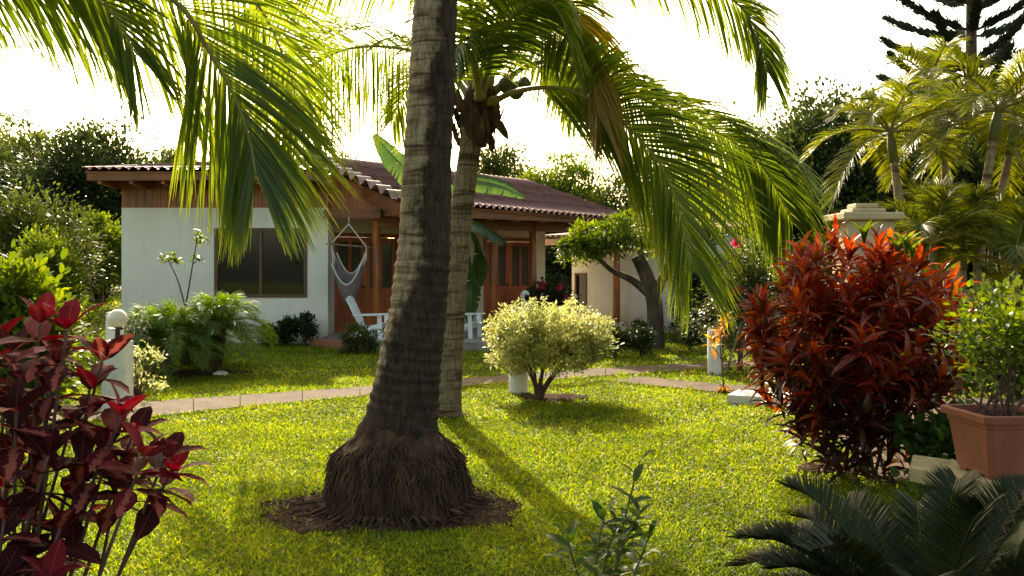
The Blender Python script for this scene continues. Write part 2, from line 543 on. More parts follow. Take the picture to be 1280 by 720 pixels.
# corrugated roof: maroon, streaky, with crest highlights and valley shade painted in
m, nt, b, out = new_mat('corrugated_roofing')
uvn = N(nt, 'ShaderNodeUVMap')
mp = N(nt, 'ShaderNodeMapping')
mp.inputs['Scale'].default_value = (0.55, 2.2, 1)
nt.links.new(uvn.outputs[0], mp.inputs['Vector'])
v = coords(nt, (1, 1, 1))
f = noise(nt, v, 1.1, 6, 0.65)
st = noise(nt, mp.outputs[0], 2.6, 6, 0.7)
c = ramp(nt, f, [(0.06, 0.008, 0.009), (0.10, 0.016, 0.016), (0.15, 0.038, 0.032)], [0.35, 0.5, 0.68])
spx = N(nt, 'ShaderNodeSeparateXYZ')
nt.links.new(uvn.outputs[0], spx.inputs[0])
crest = math_(nt, 'SINE', math_(nt, 'MULTIPLY', spx.outputs[0], 2 * math.pi))
crest_light = ramp(nt, math_(nt, 'ADD', math_(nt, 'MULTIPLY', crest, 0.22), st), [(0, 0, 0), (0.95, 0.95, 0.95)], [0.46, 0.66])   # highlights painted pale along the wave crests
c = mixc(nt, crest_light, c, (0.26, 0.11, 0.09))
c = mixc(nt, ramp(nt, math_(nt, 'SUBTRACT', st, math_(nt, 'MULTIPLY', crest, 0.2)), [(0, 0, 0), (0.7, 0.7, 0.7)], [0.58, 0.8]), c, (0.035, 0.009, 0.009))  # shade painted dark into the wave valleys
nt.links.new(c, b.inputs['Base Color'])
b.inputs['Roughness'].default_value = 0.42
b.inputs['Specular IOR Level'].default_value = 0.35
bump(nt, b, noise(nt, v, 40, 4), 0.1, 0.01)
M['roof'] = m
M['roof_pale'] = surf('pale_ridge_tile', [(0.24, 0.15, 0.12), (0.36, 0.25, 0.20)], 5, (1, 1, 1), 0.6, 0.2)

m, nt, b, out = new_mat('window_pane')
b.inputs['Base Color'].default_value = (0.012, 0.011, 0.009, 1)
b.inputs['Roughness'].default_value = 0.03
b.inputs['Specular IOR Level'].default_value = 0.6
M['glass'] = m
m, nt, b, out = new_mat('door_pane')
b.inputs['Base Color'].default_value = (0.06, 0.055, 0.035, 1)
b.inputs['Roughness'].default_value = 0.12
M['door_glass'] = m
m, nt, b, out = new_mat('opal_globe')
b.inputs['Base Color'].default_value = (0.80, 0.70, 0.55, 1)
b.inputs['Roughness'].default_value = 0.25
b.inputs['Subsurface Weight'].default_value = 0.3
b.inputs['Subsurface Radius'].default_value = (0.05, 0.04, 0.03)
M['globe'] = m

# hammock cloth: woven grey with dull coloured bands, see-through weave
m, nt, b, out = new_mat('hammock_weave')
v = coords(nt, (1, 1, 1))
c = ramp(nt, noise(nt, coords(nt, (3, 3, 1)), 3, 2), [(0.13, 0.11, 0.12), (0.2, 0.17, 0.17), (0.2, 0.09, 0.08)], [0.35, 0.5, 0.7])
nt.links.new(c, b.inputs['Base Color'])
b.inputs['Roughness'].default_value = 0.95
bump(nt, b, noise(nt, v, 90, 2), 0.5, 0.01)
M['hammock'] = m

# lawn floor under the blades
m, nt, b, out = new_mat('lawn_floor')
v = coords(nt, (1, 1, 1))
c = ramp(nt, noise(nt, v, 60, 5, 0.7), [(0.022, 0.026, 0.006), (0.075, 0.09, 0.012), (0.15, 0.165, 0.02)], [0.32, 0.5, 0.7])
c = mixc(nt, 1.0, c, ramp(nt, noise(nt, v, 0.55, 4), [(0.75, 0.8, 0.8), (1.2, 1.12, 1.0)], [0.35, 0.65]), 'MULTIPLY')
nt.links.new(c, b.inputs['Base Color'])
b.inputs['Roughness'].default_value = 0.95
b.inputs['Specular IOR Level'].default_value = 0.05
bump(nt, b, noise(nt, v, 90, 4, 0.7), 0.8, 0.03)
M['lawn'] = m

m, nt, b, out = new_mat('path_concrete')
v = coords(nt, (1, 1, 1))
c = ramp(nt, noise(nt, v, 2.2, 7, 0.65), [(0.05, 0.034, 0.020), (0.10, 0.068, 0.042), (0.14, 0.098, 0.062)], [0.3, 0.5, 0.7])
c = mixc(nt, ramp(nt, noise(nt, v, 18, 5, 0.7), [(0, 0, 0), (0.6, 0.6, 0.6)], [0.52, 0.7]), c, (0.055, 0.04, 0.022))
nt.links.new(c, b.inputs['Base Color'])
b.inputs['Roughness'].default_value = 0.9
b.inputs['Specular IOR Level'].default_value = 0.12
bump(nt, b, noise(nt, v, 30, 6, 0.7), 0.4, 0.01)
M['path'] = m


# ------------------------------------------------------------------ leaf templates (u along, v across, w off the plane)
def q(*f):
    return np.array(f)


T_DIA = (np.array([[0, 0, 0], [.45, -.5, .05], [1, 0, -.06], [.45, .5, .05]]), [q((0, 1, 2, 3))])
T_FOLD = (np.array([[0, 0, 0], [.4, -.5, .08], [.5, 0, 0], [.4, .5, .08], [1, 0, -.14]]), [q((0, 1, 4, 2), (0, 2, 4, 3))])
T_OVAL = (np.array([[0, 0, 0], [.2, -.36, .03], [.2, 0, -.01], [.2, .36, .03], [.5, -.5, .05], [.5, 0, 0], [.5, .5, .05],
                    [.8, -.34, -.01], [.8, 0, -.05], [.8, .34, -.01], [1, 0, -.14]]),
          [q((1, 4, 5, 2), (2, 5, 6, 3), (4, 7, 8, 5), (5, 8, 9, 6)), q((0, 1, 2), (0, 2, 3), (7, 10, 8), (8, 10, 9))])
T_STRAP = (np.array([[0, -.12, 0], [0, .12, 0], [.25, -.42, .09], [.25, 0, .05], [.25, .42, .09], [.55, -.5, .07], [.55, 0, .03], [.55, .5, .07],
                     [.82, -.3, -.06], [.82, 0, -.09], [.82, .3, -.06], [1, 0, -.26]]),
           [q((2, 5, 6, 3), (3, 6, 7, 4), (5, 8, 9, 6), (6, 9, 10, 7)), q((0, 2, 3), (0, 3, 1), (1, 3, 4), (8, 11, 9), (9, 11, 10))])
T_ROPE = (np.array([[0, -.5, 0], [0, .5, 0], [.6, .6, .05], [.6, -.6, .05], [1, 0, .16],
                    [0, 0, -.07], [0, 0, .07], [.6, 0, .14], [.6, 0, -.02]]),
          [q((0, 1, 2, 3), (5, 6, 7, 8)), q((3, 2, 4), (8, 7, 4))])


def rdir(n, rng=RNG):
    return nrm(rng.normal(size=(n, 3)))


def foliage(mb, c, rad, n_cl, per, L, W, cl_r, tm=T_FOLD, shell=0.6, rng=RNG, up=0.3, low=-0.7, jit=0.75, mat=0, core=0.25):
    """clumps of leaves through an ellipsoid, thickest near its skin; returns clump centres"""
    c, rad = np.asarray(c, float), np.asarray(rad, float)
    d = rdir(n_cl * 3, rng)
    d = d[d[:, 2] > low][:n_cl]
    n_cl = len(d)
    r = np.where(rng.random(n_cl) < core, rng.uniform(0.2, shell, n_cl), rng.uniform(shell, 1.0, n_cl))
    lump = 1 + 0.18 * np.sin(3.1 * d[:, 0] * 2 + c[0]) * np.sin(2.3 * d[:, 2] * 2 + c[1]) + rng.normal(0, 0.06, n_cl)
    cc = c + d * rad * (r * lump)[:, None]
    idx = np.repeat(np.arange(n_cl), per)
    crs = cl_r * rng.uniform(0.6, 1.35, n_cl)
    off = rng.normal(size=(len(idx), 3)) * crs[idx][:, None] * [0.55, 0.55, 0.4]
    pos = cc[idx] + off
    out = nrm(off) * 0.6 + nrm(cc - c)[idx] * 0.6 + rdir(len(idx), rng) * jit + np.array([0, 0, up])
    upv = rdir(len(idx), rng) * 0.7 + Z
    s = rng.uniform(0.65, 1.25, len(idx))
    mb.leaves(pos, out, upv, L * s, W * s, tm, mat)
    return cc


def tree(name, label, cat, base, c, rad, n_cl, per, L, W, cl_r, mat, group=None, tr=0.14, bark='bark', tm=T_FOLD, limbs=9, seed=1, low=-0.7, up=0.3, shell=0.6, core=0.25):
    rng = np.random.default_rng(seed)
    base, c = np.asarray(base, float), np.asarray(c, float)
    root = thing(name, label, cat, tuple(base), group)
    mb = MB()
    cc = foliage(mb, c, rad, n_cl, per, L, W, cl_r, tm, shell, rng, up, low, core=core)
    mb.build('crown', M[mat], root)
    t = MB()
    fork = base + (c - base) * 0.62
    p = spline([base, base + (fork - base) * 0.5 + rng.normal(0, 0.05, 3) * tr * 5, fork], 9)
    t.tube(p, np.linspace(tr * 1.25, tr * 0.75, 9), 9)
    for k in range(min(limbs, len(cc))):
        e = cc[k]
        m = fork * 0.5 + e * 0.5 + np.array([0, 0, 0.12 * np.linalg.norm(e - fork)])
        t.tube(spline([fork - Z * 0.1 * tr, m, e], 7), np.linspace(tr * 0.6, tr * 0.1, 7), 6)
    t.build('trunk', M[bark], root)
    return root


def frond(pts, n, llen, droop, width, start=0.12, r0=0.03, r1=0.005, ang0=66, ang1=26, vee=0.25, prof=None, K=4, rng=RNG, yellow=False, gap=0.0, jit=0.08, side=None, roll=(0, 0), tip=None):
    """feather palm frond: curved rachis, a row of drooping leaflets on both sides"""
    mb = MB()
    c = spline(pts, 44)
    T = nrm(np.gradient(c, axis=0))
    tt = np.linspace(0, 1, 44)
    rr = r1 + (r0 - r1) * (1 - tt) ** 1.4
    rr[0:4] *= [2.0, 1.6, 1.3, 1.1]
    mb.tube(c, rr, 6, 1)
    S0 = nrm(np.cross(T, Z))
    good = np.abs(T[:, 2]) < 0.93
    if good.any():
        ref = S0[good].mean(0)
    else:
        ref = np.array([1.0, 0, 0])
    if side is not None:
        ref = np.asarray(side, float)
    S = nrm(np.where(good[:, None], S0 * np.sign((S0 * ref).sum(1))[:, None], ref - T * (T @ ref)[:, None]))
    S = nrm(S - T * (S * T).sum(1)[:, None])
    Nn = np.cross(S, T)
    ph = np.radians(np.interp(tt, [0, 1], roll))[:, None]
    S, Nn = S * np.cos(ph) + Nn * np.sin(ph), Nn * np.cos(ph) - S * np.sin(ph)
    for sgn in (-1, 1):
        t = np.linspace(start, 0.995, n) + rng.normal(0, 0.25 / n, n)
        t = np.clip(t, start, 0.997)
        if gap:
            t = t[rng.random(n) > gap]
        f = t * 43
        i = np.minimum(f.astype(int), 42)
        u = (f - i)[:, None]
        p = c[i] * (1 - u) + c[i + 1] * u
        tg, sd, nn = T[i], S[i] * sgn, Nn[i]
        x = (t - start) / (1 - start)
        pr = (0.45 + 0.55 * np.sin(math.pi * np.clip(x * 0.85 + 0.12, 0, 1)) ** 0.8) if prof is None else prof(x)
        L = llen * pr * rng.uniform(0.88, 1.08, len(t))
        a = np.radians(ang0 + (ang1 - ang0) * x ** 1.3)[:, None]
        d = nrm(sd * np.sin(a) + tg * np.cos(a) + nn * vee + rng.normal(0, jit, (len(t), 3)))
        q0 = p + sd * 0.006
        ring = [q0]
        dirs = [d]
        dr = (droop * rng.uniform(0.8, 1.2, len(t)))[:, None]
        cur = q0
        for k in range(1, K + 1):
            dd = nrm(d + np.array([0, 0, -1.0]) * dr * (k / K) ** 1.2 * 1.6)
            cur = cur + dd * (L / K)[:, None]
            ring.append(cur)
            dirs.append(dd)
        ring = np.stack(ring, 1)
        dirs = np.stack(dirs, 1)
        w = nrm(tg[:, None] - dirs * (dirs * tg[:, None]).sum(-1, keepdims=True))
        tw = rng.normal(0, 0.25, (len(t), 1, 1))
        w = nrm(w + np.cross(dirs, w) * tw)
        wp = (width * np.array([0.55, 1.0, 0.9, 0.62, 0.06]) if K == 4 else width * np.array([0.6, 1.0, 0.75, 0.06]))[None, :, None]
        A, B = ring - w * wp * 0.5, ring + w * wp * 0.5
        V = np.stack([A, B], 2).reshape(-1, 3)
        nl = len(t)
        b = (np.arange(nl) * 2 * (K + 1))[:, None]
        k = np.arange(K)[None]
        Fq = np.stack([b + 2 * k, b + 2 * k + 1, b + 2 * k + 3, b + 2 * k + 2], -1).reshape(-1, 4)
        if tip is None:
            mb.add(V, Fq, 0)
        else:
            mt = np.repeat(np.where(t + rng.normal(0, 0.05, nl) > tip, 2, 0), K)
            mb.add(V, Fq[mt == 0], 0)
            mb.f.append(Fq[mt == 2] + mb.n - len(V))
            mb.m.append(np.full((mt == 2).sum(), 2))
    return mb


def radial(c, az, L, el, sag):
    """control points of a frond leaving c at azimuth az, elevation el, sagging by sag*L at its tip"""
    h = np.array([math.cos(az), math.sin(az), 0])
    r = []
    for t in (0, 0.25, 0.5, 0.75, 1.0):
        r.append(np.asarray(c) + h * (L * t * math.cos(el)) * (1 - 0.15 * t * t) + Z * (L * t * math.sin(el) - sag * L * t ** 2.2))
    return r


# ================================================================== SETTING
# ground: one sheet to the horizon, finer near the garden
xs = np.unique(np.concatenate([np.linspace(-300, -30, 10), np.linspace(-30, 30, 61), np.linspace(30, 300, 10)]))
ys = np.unique(np.concatenate([np.linspace(-60, -5, 6), np.linspace(-5, 45, 51), np.linspace(45, 500, 12)]))
gx, gy = np.meshgrid(xs, ys)
mb = MB()
nx, ny = len(xs), len(ys)
i, j = np.meshgrid(np.arange(ny - 1), np.arange(nx - 1), indexing='ij')
mb.add(np.stack([gx, gy, gz(gx, gy)], -1).reshape(-1, 3),
       np.stack([i * nx + j, i * nx + j + 1, (i + 1) * nx + j + 1, (i + 1) * nx + j], -1).reshape(-1, 4))
structure(mb.build('lawn', M['lawn']))

# paths (slabs standing 3 cm out of the lawn)
up_px = [(-160, 522), (60, 511), (180, 505), (300, 497), (450, 486), (574, 476), (640, 471), (700, 467), (757, 462), (889, 455), (1000, 450)]
lo_px = [(-160, 546), (60, 533), (180, 525), (300, 512), (450, 498), (574, 486), (640, 480), (700, 476), (757, 472), (889, 463), (1000, 458)]
path_poly = [G(*p)[:2] for p in lo_px] + [G(*p)[:2] for p in reversed(up_px)]
mb = MB()
for a in range(len(up_px) - 1):
    l0, l1, u1, u0 = G(*lo_px[a])[:2], G(*lo_px[a + 1])[:2], G(*up_px[a + 1])[:2], G(*up_px[a])[:2]
    n = 2 if a < 5 else 1
    for k in range(n):
        e0, e1 = k / n + 0.004, (k + 1) / n - 0.004
        mb.hexa([l0 + (l1 - l0) * e0, l0 + (l1 - l0) * e1, u0 + (u1 - u0) * e1, u0 + (u1 - u0) * e0], -0.05, 0.03 + 0.002 * ((a + k) % 2))
structure(mb.build('path', M['path'], smooth=False))
br = [G(762, 479)[:2], G(885, 492)[:2], G(990, 500)[:2], G(990, 488)[:2], G(892, 482)[:2], G(796, 473)[:2]]
mb = MB()
mb.prism(br, -0.05, 0.033)
structure(mb.build('footpath', M['path'], smooth=False))
pave = [(2.6, 6.6), (12, 6.2), (12, 11.5), (3.4, 10.6)]
mb = MB()
mb.prism(pave, -0.05, 0.02)
structure(mb.build('pavement', M['path'], smooth=False))

# bare soil round the front palm and under shrubs
FP = np.array([-0.74, 5.95, 0.0])
rng = np.random.default_rng(3)


def blob(c, rx, ry, rough=0.16, n=40, seed=0):
    r = np.random.default_rng(seed)
    th = np.linspace(0, 6.2832, n, endpoint=False)
    k = 1 + rough * (np.sin(3 * th + r.uniform(0, 6)) * 0.5 + np.sin(5 * th + r.uniform(0, 6)) * 0.4 + np.sin(9 * th + r.uniform(0, 6)) * 0.3) + r.normal(0, 0.03, n)
    return [(c[0] + rx * k[a] * math.cos(th[a]), c[1] + ry * k[a] * math.sin(th[a])) for a in range(n)]


soil_polys = [blob((-0.77, 5.88), 0.86, 0.60, seed=1), blob(G(258, 468), 0.62, 0.5, seed=2), blob(G(205, 470), 0.55, 0.45, seed=5),
              blob(G(692, 499), 0.42, 0.36, seed=3), blob(G(560, 522), 0.22, 0.2, seed=4), blob((2.45, 7.0), 0.3, 0.2, seed=6)]
for k, pl in enumerate(soil_polys):
    mb = MB()
    z = 0.006
    rg = np.random.default_rng(k)
    n = len(pl)
    ctr = np.mean(pl, 0)
    V = []
    for s_ in (1.0, 0.92, 0.7, 0.35):
        for p in pl:
            w = ctr + (np.array(p) - ctr) * s_
            V.append((w[0], w[1], z + (0 if s_ == 1 else 0.012 + rg.uniform(0, 0.02))))
    V.append((ctr[0], ctr[1], z + 0.03))
    Fc = []
    for a in range(3):
        for b_ in range(n):
            Fc.append((a * n + b_, a * n + (b_ + 1) % n, (a + 1) * n + (b_ + 1) % n, (a + 1) * n + b_))
    for b_ in range(n):
        Fc.append((3 * n + b_, 3 * n + (b_ + 1) % n, 4 * n))
    mb.add(V, Fc)
    if k in (0,):
        # crumbs and fallen bits
        m_ = 3800
        a_ = rg.uniform(0, 6.28, m_)
        r_ = np.sqrt(rg.random(m_))
        pos = np.stack([ctr[0] + 0.85 * r_ * np.cos(a_), ctr[1] + 0.58 * r_ * np.sin(a_), 0.012 + 0.03 * rg.random(m_)], -1)
        mb.leaves(pos, rdir(m_, rg) * [1, 1, 0.35], rdir(m_, rg) + Z, rg.uniform(0.012, 0.045, m_), rg.uniform(0.006, 0.018, m_), T_FOLD, 1)
    structure(mb.build('soil', [M['soil'], M['fibre']]))

# ------------------------------------------------------------------ grass blades
porch_poly = [(-3.75, 18.35), (-2.7, 17.3), (-0.45, 16.9), (0.7, 17.8), (3.3, 21.3), (1.0, 23.4), (-3.75, 19.6)]


def grass_band(y0, y1, dens, L, W, seed):
    rg = np.random.default_rng(seed)
    xm = 0.62 * y1 + 1.2
    n = int(dens * (y1 - y0) * 2 * xm)
    x = rg.uniform(-xm, xm, n)
    y = rg.uniform(y0, y1, n)
    k = np.abs(x) < 0.60 * y + 1.2
    for pl in [path_poly, br, pave, porch_poly]:
        k &= ~in_poly(x, y, pl)
    for pl in soil_polys:
        k &= ~(in_poly(x, y, [tuple(np.mean(pl, 0) + (np.array(p) - np.mean(pl, 0)) * 0.97) for p in pl]) & (rg.random(n) < 0.75))
        k &= ~in_poly(x, y, [tuple(np.mean(pl, 0) + (np.array(p) - np.mean(pl, 0)) * 0.8) for p in pl])
    k &= ~((x > -8.1) & (x < -3.6) & (y > 18.7))
    x, y = x[k], y[k]
    n = len(x)
    a = rg.uniform(0, 6.283, n)
    el = rg.uniform(0.12, 1.15, n)
    d = np.stack([np.cos(a) * np.cos(el), np.sin(a) * np.cos(el), np.sin(el)], -1)
    patch = 0.68 + 0.2 * rg.random(n) ** 4 * 3 + 0.5 * (np.sin(x * 2.1 + 1.3 * np.sin(y * 1.7)) * np.sin(y * 2.6 + x) * 0.5 + 0.5)
    s = rg.uniform(0.6, 1.3, n) * patch
    up = rdir(n, rg) * 0.5 + Z
    pos = np.stack([x, y, gz(x, y) + rg.uniform(0, 0.018, n)], -1)
    return pos, d, up, L * s, W * rg.uniform(0.7, 1.2, n)


mb = MB()
for (y0, y1, dens, L, W, sd) in ((2.2, 4.0, 4500, 0.036, 0.0080, 1), (4.0, 6.5, 10500, 0.033, 0.0076, 2), (6.5, 9.0, 6500, 0.035, 0.0095, 3), (9.0, 13.0, 2900, 0.039, 0.013, 4),
                               (13.0, 19.0, 700, 0.055, 0.022, 5), (19.0, 32.0, 130, 0.08, 0.045, 6)):
    mb.leaves(*grass_band(y0, y1, dens, L, W, sd), T_DIA)
rg = np.random.default_rng(99)          # longer fringe hanging over the path edges
for pl_ in (path_poly, br):
    for a_ in range(len(pl_)):
        e0, e1 = np.array(pl_[a_], float), np.array(pl_[(a_ + 1) % len(pl_)], float)
        n_ = int(np.linalg.norm(e1 - e0) * 130)
        if n_ < 2 or abs(e0[0]) > 12:
            continue
        w_ = e0 + (e1 - e0) * rg.random((n_, 1)) + rg.normal(0, 0.03, (n_, 2))
        dr_ = rdir(n_, rg) * [1, 1, 0.4] + [0, 0, 0.55]
        sc_ = rg.uniform(0.5, 1.4, n_) * (0.6 + 0.6 * np.sin(w_[:, 0] * 5) ** 2)
        mb.leaves(np.column_stack([w_, np.full(n_, 0.01)]), dr_, rdir(n_, rg) + Z, 0.075 * sc_, 0.013, T_DIA)
tag(mb.build('grass', M['grass']), 'short broad bladed lawn grass, yellow green where the sun strikes it', 'grass', kind='stuff')


# ================================================================== HOUSE
def corrugated(mb, A, B, C, D, pitch, amp, mat=0, laps=0, up=1):
    """sheet with A-B the eave, D-C the ridge; waves run from eave to ridge"""
    A, B, C, D = [np.asarray(k, float) for k in (A, B, C, D)]
    W = np.linalg.norm(B - A)
    n = int(W / pitch * 8)
    rows = 2 + laps
    s = np.linspace(0, 1, n + 1)
    nn = nrm(np.cross(B - A, D - A))
    if nn[2] < 0:
        nn = -nn
    wave = amp * np.sin(s * W / pitch * 2 * math.pi)
    V = []
    vv = []
    for k in range(laps + 1):
        vv += [(k / (laps + 1), 0.018), ((k + 1) / (laps + 1) + 0.004, 0.0)]
    for t, h in vv:
        L_, R_ = A + (D - A) * t, B + (C - B) * t
        V.append(L_[None] * (1 - s[:, None]) + R_[None] * s[:, None] + nn * (wave + h)[:, None])
    V = np.concatenate(V)
    UV = np.concatenate([np.stack([s * W / pitch, np.full(n + 1, t)], -1) for t, h in vv])
    m1 = n + 1
    i, j = np.meshgrid(np.arange(len(vv) - 1), np.arange(n), indexing='ij')
    mb.add(V, np.stack([i * m1 + j, i * m1 + j + 1, (i + 1) * m1 + j + 1, (i + 1) * m1 + j], -1).reshape(-1, 4), mat, UV)


house = thing('house', 'white bungalow with maroon corrugated roof and wooden porch posts', 'house', (-3.0, 19.5, 0))
XL, XR, YF, ZW = -7.98, -3.76, 18.8, 2.78
WX0, WX1, WZ0, WZ1 = (268 - 640) / F * YF, (384 - 640) / F * YF, H - (372 - HZ) / F * YF, H - (285 - HZ) / F * YF
mb = MB()
mb.box(XL, WX0, YF, YF + 0.2, 0, ZW)
mb.box(WX1, XR, YF, YF + 0.2, 0, ZW)
mb.box(WX0, WX1, YF, YF + 0.2, 0, WZ0)
mb.box(WX0, WX1, YF, YF + 0.2, WZ1, ZW)
mb.box(XR - 0.2, XR, YF + 0.2, YF + 0.75, 0, ZW)
mb.box(XL, XL + 0.2, YF + 0.2, YF + 5.0, 0, ZW)
mb.box(XL + 0.2, XR, YF + 4.8, YF + 5.0, 0, ZW)
mb.build('wall', M['wall'], house, False)
# timber band above the plaster
mb = MB()
bw = 0.16
x = XL - 0.01
while x < XR:
    mb.box(x + 0.004, min(x + bw, XR + 0.01) - 0.004, YF + 0.02, YF + 0.10, ZW, 3.45)
    x += bw
mb.box(XL, XR, YF + 0.1, YF + 0.16, ZW, 3.5)
mb.box(XL, XL + 0.1, YF + 0.16, YF + 5.0, ZW, 3.5)
mb.build('timber_band', M['wood'], house, False)
# window
mb = MB()
fr = 0.07
mb.box(WX0, WX1, YF - 0.02, YF + 0.08, WZ0, WZ0 + fr)
mb.box(WX0, WX1, YF - 0.02, YF + 0.08, WZ1 - fr, WZ1)
mb.box(WX0, WX0 + fr, YF - 0.018, YF + 0.08, WZ0 + fr, WZ1 - fr)
mb.box(WX1 - fr, WX1, YF - 0.018, YF + 0.08, WZ0 + fr, WZ1 - fr)
xm = (WX0 + WX1) / 2
mb.box(xm - 0.03, xm + 0.03, YF - 0.01, YF + 0.07, WZ0 + fr, WZ1 - fr)
win = mb.build('window', M['dark_frame'], house, False)
mb = MB()
mb.box(WX0 + fr, xm - 0.03, YF + 0.03, YF + 0.045, WZ0 + fr, WZ1 - fr)
mb.box(xm + 0.03, WX1 - fr, YF + 0.03, YF + 0.045, WZ0 + fr, WZ1 - fr)
mb.build('pane', M['glass'], win, False)

# left roof (faces the garden, hipped at its far left corner)
eA, eB = P(103, 211, 17.9), P(409, 211, 17.9)
rC, rD = np.array([-4.2, 21.4, 4.10]), np.array([-6.6, 21.4, 4.02])
mb = MB()
corrugated(mb, eA, eB, rC, rD, 0.19, 0.028, laps=2)
hip = np.array([-8.40, 25.0, 3.47])
corrugated(mb, hip, eA, rD, np.array([-6.6, 22.5, 4.02]), 0.19, 0.028)
roof = mb.build('roof', M['roof'], house)
mb = MB()
dz = np.array([0, 0, 0.05])
mb.slab([eA - dz + [0.03, 0.03, 0], eB - dz + [0, 0.03, 0], rC - dz, rD - dz], 0.03)
mb.slab([hip - dz, eA - dz + [0.03, 0.03, 0], rD - dz, np.array([-6.6, 22.5, 4.02]) - dz], 0.03)
mb.build('roof_deck', M['wood_h'], house, False)
mb = MB()
mb.box(eA[0] + 0.06, eB[0], eA[1] + 0.05, eA[1] + 0.09, eA[2] - 0.22, eA[2] - 0.055)
mb.wallbox((eA[0] + 0.06, eA[1] + 0.1), (hip[0] + 0.06, 25.0), eA[2] - 0.22, eA[2] - 0.055, -0.02, 0.02)
mb.build('fascia', M['wood_h'], house, False)
# exposed rafter ends under the overhang
for k in range(8):
    x = eA[0] + 0.25 + k * 0.62
    mb = MB()
    mb.add([(x, eA[1] + 0.1, 3.20), (x + 0.07, eA[1] + 0.1, 3.20), (x + 0.07, eA[1] + 0.9, 3.16), (x, eA[1] + 0.9, 3.16),
            (x, eA[1] + 0.1, 3.34), (x + 0.07, eA[1] + 0.1, 3.34), (x + 0.07, eA[1] + 0.9, 3.48), (x, eA[1] + 0.9, 3.48)],
           [(3, 2, 1, 0), (4, 5, 6, 7), (0, 1, 5, 4), (1, 2, 6, 5), (2, 3, 7, 6), (3, 0, 4, 7)])
    mb.build('rafter', M['wood'], house, False)

# porch roof: one plane turned to the garden, eave B-C, rake A-B
rB = P(499, 249, 17.6)
rC2 = P(806, 277, 21.8)
e_dir = nrm((rC2 - rB) * [1, 1, 0])
u_dir = np.array([-e_dir[1], e_dir[0], 0])
rA = rB + u_dir * 4.35 + Z * 1.30
rD2 = rC2 + u_dir * 4.35 + Z * 1.30
mb = MB()
corrugated(mb, rB, rC2, rD2, rA, 0.165, 0.034, laps=3)
pr_roof = mb.build('roof', M['roof'], house)
mb = MB()
# rake: a row of pale half-round tiles, their waves hanging over the edge
upn = nrm(np.cross(rC2 - rB, rA - rB))
corrugated(mb, rA - e_dir * 0.16 + upn * 0.05, rB - e_dir * 0.16 + upn * 0.05, rB + e_dir * 0.16 + upn * 0.06, rA + e_dir * 0.16 + upn * 0.06, 0.42, 0.07)
mb.build('rake_tiles', M['roof_pale'], pr_roof)
mb = MB()
dz = np.array([0, 0, 0.06])
mb.slab([rB - dz + u_dir * 0.05 + e_dir * 0.05, rC2 - dz + u_dir * 0.05, rD2 - dz, rA - dz + e_dir * 0.05], 0.03)
mb.build('roof_deck', M['wood_h'], house, False)
mb = MB()
mb.wallbox(rB + u_dir * 0.1 + e_dir * 0.02, rC2 + u_dir * 0.1, rB[2] - 0.30, rB[2] - 0.10, -0.02, 0.02)
# barge board under the rake
q0, q1 = rB + e_dir * 0.03, rA + e_dir * 0.03
mb.add([q0 - Z * 0.34, q1 - Z * 0.34, q1 - Z * 0.10, q0 - Z * 0.10, q0 - Z * 0.34 + e_dir * 0.04, q1 - Z * 0.34 + e_dir * 0.04, q1 - Z * 0.10 + e_dir * 0.04, q0 - Z * 0.10 + e_dir * 0.04],
       [(0, 1, 2, 3), (7, 6, 5, 4), (0, 4, 5, 1), (1, 5, 6, 2), (2, 6, 7, 3), (3, 7, 4, 0)])
mb.build('fascia', M['wood_h'], house, False)

# porch walls and doors
w0 = np.array([-3.9, 19.4])
wd = np.array([0.776, 0.63])


def wp(t):
    return w0 + wd * t


ZF = 0.18
mb = MB()
mb.wallbox(wp(0.0), wp(0.10), ZF, 2.75, -0.15, 0)
mb.wallbox(wp(0.10), wp(1.80), 2.30, 2.75, -0.15, 0)
mb.wallbox(wp(1.80), wp(4.15), ZF, 2.95, -0.15, 0)
mb.wallbox(wp(4.15), wp(5.75), 2.28, 2.95, -0.15, 0)
mb.wallbox(wp(5.75), wp(5.95), ZF, 2.95, -0.15, 0)
e = wp(5.95)
mb.wallbox(e, e + np.array([-1.6, 2.2]), ZF, 2.95, 0.0, 0.15)
mb.build('wall', M['cream'], house, False)
# gable boards closing the gap between porch wall and roof
mb = MB()
mb.wallbox(wp(0.0), wp(5.95), 2.95, 3.55, -0.10, -0.03)
mb.wallbox(wp(0.0), wp(1.80), 2.75, 2.95, -0.10, -0.03)
mb.build('gable_boards', M['wood_h'], house, False)


